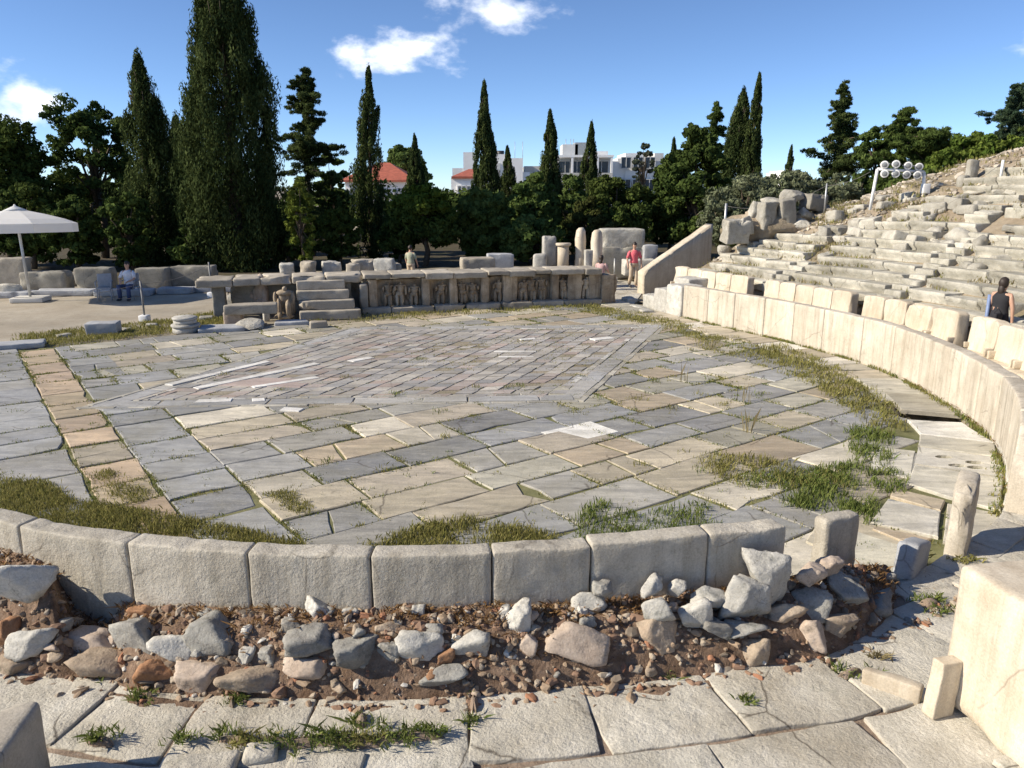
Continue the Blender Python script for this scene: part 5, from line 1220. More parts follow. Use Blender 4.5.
def conifer(u, vtop, hw, Y, lab, gz=0.0, n=34, droop=.25, lean=0.0, pal_=DARK, name='conifer_tree', group='ragged conifers', low=.12, taper=.8):
    """open conifer: separate branches with sky between them"""
    b = PY(u, 250, Y); x0 = b.x; top = PY(u, vtop, Y).z; h = top - gz; Rr = hw * Y / FPX
    n = int(n * 1.7); t = thing(name, (x0, Y, gz), lab, 'tree', group); cl = []; m = MB()
    cx = lambda k: lean * h * max(0, k - .5) ** 2
    pts = [(x0 + cx(k), Y, gz + k * h) for k in np.linspace(-.02, .99, 12)]; m.add(*tube(pts, [max(.025, .16 * (1 - k)) for k in np.linspace(0, 1, 12)], 7))
    for i in range(n):
        k = low + (1 - low) * rng.uniform(0, 1) ** .85; w = rng.uniform(0, 2 * math.pi)
        Lb = Rr * min(1, max(0, 1 - k) / .6) ** taper * rng.uniform(.35, 1.25) * (1 + .35 * noise.noise(Vector((k * 7, Y, 0)))) + .12; a = Vector((x0 + cx(k), Y, gz + k * h))
        e = a + Vector((math.cos(w) * Lb, math.sin(w) * Lb, Lb * rng.uniform(-droop, .6))); m.add(*tube([a, a.lerp(e, .5) + Vector((0, 0, .08 * Lb)), e], [.05, .03, .012], 4))
        for f in np.linspace(.25, 1.05, 6):
            c = a.lerp(e, f) + Vector(rng.normal(0, .10, 3)); rr = min(.42, (.10 + .12 * Lb * (1.1 - .5 * f)) * rng.uniform(.5, 1.4)); cl.append((c.x, c.y, c.z + .04, rr * 1.2, rr * 1.2, rr * .6, rr ** 1.5 * 420 + 25))
        rr = .10 + .16 * Rr * (1 - k); cl.append((a.x, a.y, a.z, rr, rr, h / n * 1.6, 70))
    cl.append((x0 + cx(1), Y, top - .25, .12, .12, .4, 70))
    V, Cc = leaf_cloud(cl, .24, .05, *pal_, upright=.3, dens=1.5); quads_mesh('crown', V, Cc, M['leaf'], t, (x0, Y, gz)); m.build('trunk', M['bark'], t); return t
# big cypresses
cypress(160, 58, 30, 40, 'dark ragged cypress between the tall left tree and the giant one', bend=.02, ragged=.5)
cypress(240, -72, 46, 37.5, 'giant dark cypress reaching out of the top of the picture', ragged=.30)
conifer(313, 70, 33, 45, 'ragged bushy conifer right of the giant cypress', n=46, lean=.06, pal_=CYP)
cypress(373, 66, 17, 43, 'tall slim cypress in front of the red roofed house with its tip bent right', bend=.12, ragged=.5)
cypress(418, 136, 11, 62, 'small cypress right of the red roof, seen above the bright pine')
cypress(486, 82, 14, 50, 'smooth narrow cypress before the white house', ragged=.24)
cypress(508, 146, 11, 52, 'short narrow cypress right of the smooth one')
cypress(549, 110, 13, 52, 'slim tall cypress left of the balcony building', ragged=.25)
cypress(588, 122, 12, 54, 'slim cypress standing in front of the balcony building', ragged=.18)
cypress(733, 90, 21, 52, 'broad pointed cypress left of the leaning thin one', gz=.5, ragged=.2)
cypress(745, 72, 11, 51, 'thin cypress leaning slightly right beside the broad pointed one', gz=.5, bend=.045, ragged=.24)
conifer(708, 104, 22, 55, 'ragged open conifer left of the broad pointed cypress', gz=.5, n=36)
conifer(829, 82, 34, 52, 'ragged conifer with outstretched arms and a hooked tip above the ruined rows', gz=2, n=40, lean=-.05, taper=1.5, pal_=CYP)
cypress(783, 145, 7, 70, 'tiny far cypress above the olive shrubs', gz=1, ragged=.24)
cypress(669, 138, 9, 58, 'small dark cypress tip above the big green tree', gz=.5)
cypress(190, 118, 22, 50, 'dark cypress half hidden between the ragged and the giant one', ragged=.4)
# broadleaf trees and shrubs, from left
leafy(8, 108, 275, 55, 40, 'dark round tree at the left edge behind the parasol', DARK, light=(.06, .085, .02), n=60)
leafy(104, 80, 262, 46, 44, 'tall broad tree with sky gaps left of the ragged cypress', DARK, n=60, gap=.12, cr=.27)
leafy(75, 195, 285, 34, 37, 'dark leafy shrub right of the parasol canopy', DARK, name='shrub', n=36, group='dark shrubs under the trees')
leafy(130, 190, 282, 30, 36.5, 'dark shrub under the ragged cypress', DARK, name='shrub', n=30, group='dark shrubs under the trees')
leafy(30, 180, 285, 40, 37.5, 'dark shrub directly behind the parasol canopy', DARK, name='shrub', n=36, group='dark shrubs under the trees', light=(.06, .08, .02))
leafy(203, 125, 270, 18, 48, 'olive green tree glimpsed left of the giant cypress', MIDG, n=30)
leafy(190, 225, 285, 22, 36.5, 'low dark shrub left of the foot of the giant cypress', DARK, name='shrub', n=24, group='dark shrubs under the trees')
leafy(302, 168, 268, 17, 35.5, 'bright yellow green bush right of the giant cypress', BRI, n=34, name='shrub', leaf=(.2, .1))
leafy(336, 150, 272, 20, 47, 'grey green tree between the ragged bushy and the slim cypress', MIDG, n=40)
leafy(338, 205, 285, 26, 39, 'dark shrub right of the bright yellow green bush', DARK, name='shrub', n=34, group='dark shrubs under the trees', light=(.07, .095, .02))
leafy(285, 215, 285, 30, 38.5, 'low dark shrub at the foot of the giant cypress', DARK, name='shrub', n=26, group='dark shrubs under the trees')
leafy(408, 140, 215, 27, 98, 'distant leafy tree behind the red roof', MIDG, n=40, leaf=(.34, .2), group='trees among the houses')
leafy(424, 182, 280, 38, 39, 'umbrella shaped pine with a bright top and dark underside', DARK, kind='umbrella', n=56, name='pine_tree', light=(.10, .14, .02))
leafy(398, 215, 285, 24, 40.5, 'dark shrub left under the umbrella shaped pine', DARK, name='shrub', n=24, group='dark shrubs under the trees')
leafy(484, 186, 276, 33, 41, 'broadleaf tree with large green leaves right of the umbrella shaped pine', MIDG, n=52, leaf=(.34, .2))
leafy(533, 172, 276, 28, 44, 'fresh green tree below the slim tall cypress', MIDG, n=44, leaf=(.3, .18))
leafy(532, 215, 280, 34, 40, 'green shrub with large leaves behind the short column drum', MIDG, name='shrub', n=36, leaf=(.3, .18))
leafy(571, 172, 262, 24, 46, 'light green tree between the two slim cypresses', MIDG, n=36)
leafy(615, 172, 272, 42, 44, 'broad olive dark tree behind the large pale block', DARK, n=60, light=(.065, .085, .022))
leafy(590, 198, 275, 28, 42, 'brownish green shrub behind the two column stumps', ((.04, .05, .015), (.075, .08, .025)), name='shrub', n=34)
leafy(641, 136, 192, 14, 75, 'thin airy tree before the far white block of flats', ((.06, .075, .05), (.09, .10, .07)), n=22, gap=.3, cr=.24, group='trees among the houses')
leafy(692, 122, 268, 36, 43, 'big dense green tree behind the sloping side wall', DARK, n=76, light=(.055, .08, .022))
leafy(668, 150, 268, 24, 45, 'dark tree left of the big dense one', DARK, n=40)
leafy(742, 172, 245, 40, 35, 'grey green olive shrub left above the rock pile', OLV, n=48, name='shrub', gz=.8, leaf=(.2, .07))
leafy(722, 196, 250, 28, 34, 'low grey green shrub beside the fence post', OLV, n=34, name='shrub', gz=.8, leaf=(.2, .07))
leafy(782, 168, 235, 38, 36, 'grey green olive shrub behind the rock pile', OLV, n=48, name='shrub', gz=1, leaf=(.2, .07))
leafy(828, 172, 225, 30, 36, 'grey green shrub under the ragged hooked cypress', OLV, n=36, name='shrub', gz=2, leaf=(.2, .07))
leafy(852, 168, 215, 20, 37, 'dark green bush left of the floodlights', DARK, n=30, name='shrub', gz=2.5)
leafy(866, 122, 190, 20, 48, 'light airy tree left above the floodlights', MIDG, n=36, gz=2.5, gap=.15)
conifer(891, 112, 22, 46, 'dark pine rising behind the floodlights', gz=2.5, n=40, name='pine_tree', group='pines on the right ridge', taper=.6)
conifer(914, 132, 30, 44, 'dark pine with outstretched branches right above the floodlights', gz=3, n=26, droop=.1, name='pine_tree', group='pines on the right ridge', taper=.4)
leafy(900, 168, 200, 34, 35, 'dark green bush behind the floodlights', DARK, n=40, name='shrub', gz=3)
leafy(958, 130, 180, 30, 40, 'bright green pine bush left of the tall ridge pine', PINE, n=46, gz=3.5, name='shrub')
leafy(1002, 136, 176, 34, 38, 'bright green pine bush at the right edge of the ridge', PINE, n=50, gz=3.5, name='shrub')
leafy(935, 150, 188, 22, 37, 'low yellow green bush on the ridge left of the standing stone', PINE, n=30, gz=3.3, name='shrub')
conifer(993, 86, 24, 48, 'bluish pine standing tallest on the right ridge', pal_=((.035, .06, .035), (.075, .11, .06)), gz=4, n=40, name='pine_tree', group='pines on the right ridge', low=.25, taper=.7)
conifer(1034, 110, 22, 46, 'dark pine cut by the right picture edge', gz=4, n=34, name='pine_tree', group='pines on the right ridge', low=.25)
# far off green behind everything, seen between trunks
fw = []
for i in range(150):
    x = rng.uniform(-62, 48); y = rng.uniform(58, 66); r = rng.uniform(1.2, 2.4); fw.append((x, y, rng.uniform(.5, 3.0), r, r, r * .8, 260))
for i in range(60):
    x = rng.uniform(-150, -45); y = rng.uniform(60, 90); r = rng.uniform(1.5, 3); fw.append((x, y, rng.uniform(.5, 5.0), r, r, r * .8, 240))
for i in range(60):
    x = rng.uniform(40, 110); y = rng.uniform(52, 80); r = rng.uniform(1.5, 3); fw.append((x, y, rng.uniform(.5, 4.5), r, r, r * .8, 240))
V, Cc = leaf_cloud(fw, .5, .3, *DARK); tag(quads_mesh('woods', V, Cc, M['leaf'], None, (0, 60, 0)), 'far dark undergrowth closing the gaps between the trees', 'woods', kind='stuff')

# ================================================================== BUILDINGS
def bbox(par, name, x0, x1, y0, y1, z0, z1, mat, sub=None):
    m = MB(); m.add(*box(x0, x1, y0, y1, z0, z1)); return m.build(name, M[mat], par, smooth=False)
def window(par, x, y, z0, w, h, frame='plaster', pane='window'):
    f = child_base(bbox(par, 'window', x - w / 2, x + w / 2, y - .10, y + .05, z0, z0 + h, pane))
    m = MB()
    for (a, b, c, d) in [(x - w / 2 - .1, x - w / 2, z0 - .1, z0 + h + .1), (x + w / 2, x + w / 2 + .1, z0 - .1, z0 + h + .1), (x - w / 2, x + w / 2, z0 - .1, z0), (x - w / 2, x + w / 2, z0 + h, z0 + h + .1), (x - .04, x + .04, z0, z0 + h)]: m.add(*box(a, b, y - .18, y + .04, c, d))
    m.build('frame', M[frame], f, smooth=False)
def XZ(u, v, Y): p = PY(u, v, Y); return p.x, p.z
def hip_roof(par, x0, x1, y0, y1, z0, z1, over=.5, mat='rooftile'):
    x0 -= over; x1 += over; y0 -= over; y1 += over; k = min((x1 - x0), (y1 - y0)) * .42
    vs = [(x0, y0, z0), (x1, y0, z0), (x1, y1, z0), (x0, y1, z0), (x0 + k, (y0 + y1) / 2, z1), (x1 - k, (y0 + y1) / 2, z1), (x0, y0, z0 - .2), (x1, y0, z0 - .2), (x1, y1, z0 - .2), (x0, y1, z0 - .2)]
    m = MB(); m.add(vs, [(0, 1, 5, 4), (1, 2, 5), (2, 3, 4, 5), (3, 0, 4), (6, 7, 1, 0), (7, 8, 2, 1), (8, 9, 3, 2), (9, 6, 0, 3), (9, 8, 7, 6)]); return m.build('roof', M[mat], par, smooth=False)
# red roofed house
Yb = 85; x0, zt = XZ(345, 182, Yb); x1, _ = XZ(411, 182, Yb); _, zr = XZ(380, 167, Yb)
h = thing('red_roofed_house', ((x0 + x1) / 2, Yb, 0), 'pale house with a red tiled roof behind the slim cypress', 'house')
bbox(h, 'wall', x0, x1, Yb, Yb + 9, -.3, zt, 'plaster'); hip_roof(h, x0, x1, Yb, Yb + 9, zt + .2, zr + .6)
for u in (353, 368, 384, 399): window(h, XZ(u, 190, Yb)[0], Yb, zt - 2.6, 1.0, 1.7, 'plaster2', 'shutter')
# white house with small red roof
Yb = 80; x0, zt = XZ(451, 178, Yb); x1, _ = XZ(486, 178, Yb); _, zr = XZ(470, 171, Yb)
h = thing('white_house', ((x0 + x1) / 2, Yb, 0), 'white house with tall grey shutters and a small red roof', 'house')
bbox(h, 'wall', x0, x1, Yb, Yb + 8, -.3, zt, 'plaster'); hip_roof(h, x0 + .3, x1, Yb, Yb + 8, zt + .15, zr + .3, .25)
for u in (462, 471, 480): window(h, XZ(u, 190, Yb)[0], Yb, zt - 3.2, .75, 2.4, 'plaster', 'shutter')
bbox(h, 'balcony', x0 - .2, x1, Yb - .8, Yb - .02, zt - 4.0, zt - 3.8, 'concrete')
# white upper block behind with chimneys
Yb = 100
def blockset(name, lab, parts, cat='building'):
    h = None
    for (u0, u1, vt, mat, nm) in parts:
        a, z = XZ(u0, vt, Yb); b, _ = XZ(u1, vt, Yb)
        if h is None: h = thing(name, ((a + b) / 2, Yb, 0), lab, cat)
        off = rng.uniform(0, .6); bbox(h, nm, a, b, Yb + off, Yb + 9 + off, -.3, z, mat)
    return h
h = blockset('white_building', 'cluster of bright white flat roofed blocks behind the narrow cypresses', [(452, 486, 168, 'plaster', 'wall'), (463, 474, 152, 'plaster', 'stair_tower'), (484, 500, 163, 'plaster2', 'wall'), (494, 506, 154, 'plaster', 'upper_storey'), (506, 523, 158, 'plaster', 'upper_storey'), (500, 530, 172, 'plaster', 'wall')])
m = MB(); a, z = XZ(500, 150, Yb); m.add(*tube([(a, Yb + 2, z - .8), (a, Yb + 2, z)], .5, 8)); m.build('water_tank', M['black'], h)
for u in (515, 523):
    a, z = XZ(u, 140, Yb); m = MB(); m.add(*tube([(a, Yb + 3, z - 2.5), (a, Yb + 3, z)], .03, 4)); m.build('aerial', M['steel'], h)
# balcony building
Yb = 105; x0, zt = XZ(556, 155, Yb); x1, _ = XZ(613, 155, Yb); Dz = 3.2
h = thing('apartment_building', ((x0 + x1) / 2, Yb, 0), 'modern pale block of flats with dark recessed balconies and roof structures', 'building')
bbox(h, 'wall', x0, x1, Yb + 1.6, Yb + 12, -.3, zt - .3, 'plaster2')
for k in range(4):
    z = zt - k * Dz
    bbox(h, 'balcony_slab', x0 - .2, x1 + .1, Yb - .2, Yb + 1.58, z - .28, z, 'plaster'); bbox(h, 'parapet', x0 - .1, x1, Yb - .18, Yb - .02, z - Dz + .02, z - Dz + .95, 'plaster' if k != 0 else 'concrete')
    for u in (566, 578, 592, 603): window(h, XZ(u, 160, Yb)[0], Yb + 1.6, z - Dz + .25, 1.7, 2.2, 'plaster2', 'window')
for u in (557, 572.5, 585, 598, 612): a = XZ(u, 150, Yb)[0]; bbox(h, 'pillar', a - .14, a + .14, Yb - .17, Yb + .3, -.3, zt - .29, 'plaster')
for (u0, u1, vt, mat, nm) in [(564, 580, 143, 'plaster2', 'roof_room'), (577, 590, 141, 'shutter', 'roof_shed'), (597, 611, 150, 'plaster', 'roof_room')]:
    a, z = XZ(u0, vt, Yb); b, _ = XZ(u1, vt, Yb); bbox(h, nm, a, b, Yb + 3, Yb + 8, zt - .29, z, mat)
for u in (568, 573, 576): a, z = XZ(u, 137, Yb); m = MB(); m.add(*tube([(a, Yb + 4, zt), (a, Yb + 4, z)], .04, 4)); m.build('aerial', M['steel'], h)
x0, zt = XZ(524, 166, Yb); x1, _ = XZ(556, 166, Yb)
h = thing('apartment_building', ((x0 + x1) / 2, Yb, 0), 'lower grey block of flats left of the balcony building', 'building')
bbox(h, 'wall', x0, x1, Yb + .5, Yb + 10, -.3, zt, 'concrete')
for u in (531, 540, 549):
    for k in range(3): window(h, XZ(u, 160, Yb)[0], Yb + .5, zt - 2.8 - 3 * k, 1.6, 1.9, 'plaster2')
Yb = 112
h = blockset('white_building', 'far white flat roofed block right of the balcony building', [(610, 622, 161, 'plaster', 'wall'), (618, 662, 158, 'plaster', 'wall'), (626, 648, 153, 'plaster', 'roof_room'), (655, 664, 153, 'plaster2', 'roof_room')])
for u in (626, 638, 650):
    for k in range(2): window(h, XZ(u, 165, Yb)[0], Yb - .02, PY(u, 168, Yb).z - 3 * k, 1.3, 1.4, 'plaster2')
Yb = 120
h = blockset('white_building', 'tiny white building glimpsed between olive shrubs under the hooked cypress', [(786, 806, 172, 'plaster', 'wall'), (790, 800, 170, 'plaster2', 'roof_room')])

# ================================================================== PEOPLE
def skin_obj(name, joints, edges, mat, parent, root, sub=2):
    me = bpy.data.meshes.new(name); names = list(joints); ix = {n: i for i, n in enumerate(names)}
    me.from_pydata([joints[n][0] for n in names], [(ix[a], ix[b]) for a, b in edges], []); ob = bpy.data.objects.new(name, me); COL.objects.link(ob)
    md = ob.modifiers.new('s', 'SKIN'); md.use_smooth_shade = True; sv = me.skin_vertices[0].data
    for n in names:
        r = joints[n][1]; sv[ix[n]].radius = r if isinstance(r, tuple) else (r, r); sv[ix[n]].use_root = (n == root)
    ss = ob.modifiers.new('u', 'SUBSURF'); ss.levels = sub; ss.render_levels = sub
    dg = bpy.context.evaluated_depsgraph_get(); me2 = bpy.data.meshes.new_from_object(ob.evaluated_get(dg)); ob.modifiers.clear(); ob.data = me2; bpy.data.meshes.remove(me)
    for p in me2.polygons: p.use_smooth = True
    me2.materials.clear(); me2.materials.append(mat); ob.name = name
    if parent: ob.parent = parent
    return ob
def body(J, t):
    """J: name -> position. One continuous skin surface with fingers, plus hair and clothes made over it"""
    rad = dict(pelvis=(.145, .10), waist=(.125, .095), chest=(.155, .105), neckb=(.075, .065), neck=.052, chin=.078, head=.098, crown=.075, nose=.018)
    for s in 'lr': rad.update({'sh' + s: .06, 'el' + s: .042, 'wr' + s: .028, 'pm' + s: (.036, .02), 'hip' + s: .095, 'kn' + s: .060, 'an' + s: .038, 'to' + s: .036, 'he' + s: .038})
    E_ = [('pelvis', 'waist'), ('waist', 'chest'), ('chest', 'neckb'), ('neckb', 'neck'), ('neck', 'chin'), ('chin', 'head'), ('head', 'crown')]
    jj = {k: (Vector(v), rad[k]) for k, v in J.items()}
    for s in 'lr':
        E_ += [('chest', 'sh' + s), ('sh' + s, 'el' + s), ('el' + s, 'wr' + s), ('wr' + s, 'pm' + s), ('pelvis', 'hip' + s), ('hip' + s, 'kn' + s), ('kn' + s, 'an' + s), ('an' + s, 'to' + s)]
        w, pm = Vector(J['wr' + s]), Vector(J['pm' + s]); d = (pm - w).normalized(); side = d.orthogonal().normalized(); nrm = d.cross(side)
        for k, ln in enumerate((.055, .068, .072, .064)):
            o = side * (-.027 + .018 * k); jj[f'f{s}{k}a'] = (pm + d * .012 + o, .0095); jj[f'f{s}{k}b'] = (pm + d * (.012 + ln * .55) + o * 1.1 + nrm * .006, .009); jj[f'f{s}{k}c'] = (pm + d * (.012 + ln) + o * 1.1 + nrm * .02, .0075)
            E_ += [('pm' + s, f'f{s}{k}a'), (f'f{s}{k}a', f'f{s}{k}b'), (f'f{s}{k}b', f'f{s}{k}c')]
        jj[f't{s}a'] = (w.lerp(pm, .5) - side * .036, .011); jj[f't{s}b'] = (pm - side * .046 + nrm * .014, .0095); E_ += [('wr' + s, f't{s}a'), (f't{s}a', f't{s}b')]
    return skin_obj('body', jj, E_, M['skin'], t, 'pelvis', 1)
def loft(name, rings, mat, t, n=20, closed=(True, True)):
    """rings: (centre, half width, half depth, side axis, front axis)"""
    vs = []; fs = []
    for (c, rx, ry, sd, fr) in rings:
        for k in range(n):
            w = 2 * math.pi * k / n; p = c + sd * (rx * math.cos(w)) + fr * (ry * math.sin(w)); vs.append(p + noise.noise_vector(p * 9) * .006)
    for i in range(len(rings) - 1):
        for k in range(n): fs.append((i * n + k, i * n + (k + 1) % n, (i + 1) * n + (k + 1) % n, (i + 1) * n + k))
    if closed[0]: fs.append(tuple(range(n))[::-1])
    if closed[1]: fs.append(tuple((len(rings) - 1) * n + k for k in range(n)))
    m = MB(); m.add(vs, fs); return m
def limb(m, pts, rads, n=12):
    vs, fs = tube(pts, rads, n); m.add(vs, fs)
def put_cloth(m, name, mat, t):
    o = m.build(name, M[mat], None); o.parent = t; return o
def dress(t, J, top, bottom, hair, sleeves=True, skirt=None, hairlong=False, hat=None):
    g = lambda k: Vector(J[k]); sd = (g('shl') - g('shr')).normalized(); up = Vector((0, 0, 1)); fr = sd.cross(up).normalized()
    if fr.dot(g('nose') - g('head')) < 0: fr = -fr
    ring = lambda c, rx, ry: (c, rx, ry, sd, fr)
    pe, wa, ch, nb = g('pelvis'), g('waist'), g('chest'), g('neckb')
    m = loft('shirt', [ring(pe + up * .0, .172, .128), ring(pe.lerp(wa, .5), .166, .122), ring(wa, .150, .112), ring(wa.lerp(ch, .55), .176, .132), ring(ch, .19, .138), ring(ch.lerp(nb, .45), .190 if sleeves else .16, .112), ring(ch.lerp(nb, .8), .15 if sleeves else .125, .095), ring(nb + up * .02, .075, .07)], top, t)
    if sleeves:
        for s in 'lr':
            a, e = g('sh' + s), g('el' + s); limb(m, [a - (e - a).normalized() * .03 + (g('chest') - a) * .12, a.lerp(e, .15), a.lerp(e, .5), a.lerp(e, .85)], [.045, .064, .060, .060])
    put_cloth(m, 'shirt', top, t)
    kn = (g('knl') + g('knr')) / 2
    if skirt:
        m = loft('skirt', [ring(wa.lerp(pe, .35), .150, .115), ring(pe.lerp(wa, .3), .170, .130), ring(pe - up * .08, .188, .145), ring(pe.lerp(kn, .55), .20, .165), ring(pe.lerp(kn, .98), .225, .19)], skirt, t); put_cloth(m, 'skirt', skirt, t)
    else:
        m = loft('trousers', [ring(wa.lerp(pe, .55), .158, .116), ring(pe, .176, .130), ring(pe - up * .09, .172, .125)], bottom, t)
        for s in 'lr': h_, k_, a_ = g('hip' + s), g('kn' + s), g('an' + s); limb(m, [h_ + up * .06, h_, h_.lerp(k_, .5), k_, k_.lerp(a_, .5), k_.lerp(a_, .95)], [.10, .102, .09, .076, .07, .068], 14)
        put_cloth(m, 'trousers', bottom, t)
    # hair: a shell over the crown and back of the head
    hd = g('head'); vs, fs = ico(3); o = []
    for v in vs:
        p = sd * (v.x * .094) + fr * (v.y * .112) + up * (v.z * .118)
        if v.y > .25 and v.z < .45: p = p * .80
        if v.z < -.35: p = p * (.86 if not hairlong or v.y > 0 else 1.05)
        o.append(hd + up * .012 - fr * .012 + p + noise.noise_vector((hd + p) * 14) * .008)
    m = MB(); m.add(o, fs)
    if hairlong: m.add([hd - fr * .075 - up * .13 + sd * (v.x * .07) + fr * (v.y * .05) + up * (v.z * .12) for v in ico(2)[0]], ico(2)[1])
    put_cloth(m, 'hair', hair, t)
    for s in 'lr':
        a, o_ = g('an' + s), g('to' + s); d = (o_ - a); d.z = 0; d = d.normalized(); m = MB(); limb(m, [a - d * .05 - up * .035, a - up * .03, a + d * .08 - up * .04, o_ + d * .02, o_ + d * .05 - up * .01], [.02, .05, .048, .042, .015], 12); put_cloth(m, 'shoe', 'black', t)
def standing(h, arm_l=(0, 0), arm_r=(0, 0), stride=0.0, face=0.0):
    """joint positions for height h, looking to -Y, then turned by face"""
    k = h / 1.72; J = dict(pelvis=(0, 0, .93), waist=(0, 0, 1.10), chest=(0, .0, 1.32), neckb=(0, .01, 1.43), neck=(0, .0, 1.49), chin=(0, -.02, 1.56), head=(0, -.01, 1.63), crown=(0, 0, 1.68))
    J['nose'] = (0, -.115, 1.60)
    for s, sg, (fw_, out_), st_ in (('l', 1, arm_l, stride), ('r', -1, arm_r, -stride)):
        J['sh' + s] = (sg * .185, 0, 1.385); J['el' + s] = (sg * (.235 + out_), -.02 - fw_ * .25, 1.10); J['wr' + s] = (sg * (.25 + out_ * .6), -.06 - fw_ * .9, .86 + abs(fw_) * .22); J['pm' + s] = (sg * (.25 + out_ * .55), -.075 - fw_ * 1.05, .79 + abs(fw_) * .22)
        J['hip' + s] = (sg * .09, 0, .86); J['kn' + s] = (sg * .10, -.02 - st_ * .55, .48); J['an' + s] = (sg * .105, .02 - st_ * .9 + (.10 if st_ < 0 else 0), .075 + (.05 if st_ < 0 else 0)); J['to' + s] = (sg * .12, -.13 - st_ * .9 + (.06 if st_ < 0 else 0), .045)
    m = Matrix.Rotation(face, 4, 'Z'); return {a: m @ (Vector(b) * k) for a, b in J.items()}
def person(loc, lab, J, **kw):
    t = thing('person', loc, lab, 'person'); Jn = {k: v for k, v in J.items() if k != 'nose'}; Jn['nose'] = J['nose']
    b_ = dict(J); nose = b_.pop('nose'); body(b_, t)
    m = MB(); hd = J['head']; f = (nose - hd); m.add(xf(ico(1)[0], (0, 0, 0)), ico(1)[1]); m.v = [tuple(Vector(v) * .016 + nose + f * -.12) for v in m.v]; o = m.build('nose', M['skin'], None); o.parent = t; o.location = (0, 0, 0)
    dress(t, J, **kw); return t
p = P(633, 287); hh = PY(633, 242, p.y).z
person((p.x, p.y, -.02), 'person in a pink red shirt and beige trousers standing by the sloping side wall', standing(min(1.76, max(1.5, hh)), (.05, .04), (.08, .06), .05, R(12)), top='pinkshirt', bottom='khaki', hair='hair')
q = g_q[2][0] - .45; Yp = 15.7; pt = PY(1005, 279, Yp); hz = pt.z
person((pt.x, Yp, hz - 1.62), 'woman in a black sleeveless top and black skirt walking behind the thrones', standing(1.62, (.02, .02), (-.02, .02), .10, R(115)), top='blackcloth', bottom='blackcloth', hair='hair', sleeves=False, skirt='blackcloth', hairlong=True)
# handbag carried by the woman
bp_ = PY(997, 318, Yp - .2); vs, fs = rblock(.24, .10, .22, r=.03, amp=.005, seg=.05); m = MB(); m.add(xf(vs, (bp_.x, bp_.y, bp_.z - .12), R(30)), fs)
m.add(*tube([(bp_.x - .09, bp_.y, bp_.z + .08), (bp_.x, bp_.y, bp_.z + .20), (bp_.x + .09, bp_.y, bp_.z + .08)], .008, 5)); tag(m.build('handbag', M['blackcloth'], origin=bp_), 'small black bag hanging from the hand of the walking woman', 'handbag')
# seated man in the parasol's shade
p = P(131, 299); J = standing(1.74, (.30, .02), (.30, .02), 0, 0); k = 1.74 / 1.72
dz = Vector((0, 0, -.44)); 
for n in ('pelvis', 'waist', 'chest', 'neckb', 'neck', 'chin', 'head', 'crown', 'nose', 'shl', 'shr', 'ell', 'elr', 'wrl', 'wrr', 'pml', 'pmr', 'hipl', 'hipr'): J[n] = J[n] + dz
for s, sg in (('l', 1), ('r', -1)):
    J['kn' + s] = Vector((sg * .16, -.44, .50)); J['an' + s] = Vector((sg * .16, -.42, .08)); J['to' + s] = Vector((sg * .18, -.58, .045)); J['wr' + s] = Vector((sg * .14, -.34, .66)); J['pm' + s] = Vector((sg * .10, -.40, .63)); J['el' + s] = Vector((sg * .26, -.12, .72))
person((p.x, p.y, 0), 'man in a white shirt and dark blue trousers sitting in the parasol shade', J, top='whitecloth', bottom='bluecloth', hair='hair')
def chair(loc, rz, lab, mat):
    t = thing('plastic_chair', loc, lab, 'chair', 'chairs in the yard'); mt = Matrix.Translation(Vector(loc)) @ Matrix.Rotation(rz, 4, 'Z')
    def put(nm, vf): m = MB(); m.add([mt @ Vector(v) for v in vf[0]], vf[1]); m.build(nm, M[mat], t)
    vs, fs = rblock(.48, .46, .04, r=.015, amp=0, seg=.12); put('seat', (xf(vs, (0, 0, .40)), fs)); vs, fs = rblock(.46, .04, .46, r=.015, amp=0, seg=.1); put('backrest', (xf(vs, (0, .22, .44), 0, -.15), fs))
    for sx in (-1, 1):
        for sy in (-1, 1): put('leg', tube([(sx * .2, sy * .19, .41), (sx * .23, sy * .23, 0)], .02, 6))
        put('armrest', tube([(sx * .23, -.2, .41), (sx * .25, -.18, .64), (sx * .25, .22, .66)], .018, 6))
chair((p.x, p.y + .02, 0), 0, 'grey chair under the seated man', 'chair')
pc_ = P(106, 300); chair((pc_.x, pc_.y, 0), R(20), 'empty grey plastic chair left of the seated man', 'chair')
# visitors behind the stage
p = PY(411, 272, 33.0); hh = PY(411, 246, 33).z
person((p.x, 33.0, hh - 1.62), 'person in a sage green top seen from the chest up behind the stage', standing(1.62, (.1, .02), (.1, .02), 0, R(160)), top='greencloth', bottom='khaki', hair='hair')
p = PY(597, 266, 30.0); 
J = standing(1.62, (.35, .02), (.35, .02), 0, R(150)); hh = PY(597, 257, 29.9).z
person((p.x + .15, 29.9, hh - 1.58), 'dark haired person in a pale pink top at the right end of the stage', J, top='pinkcloth' if 'pinkcloth' in M else 'whitecloth', bottom='bluecloth', hair='hair', hairlong=True)

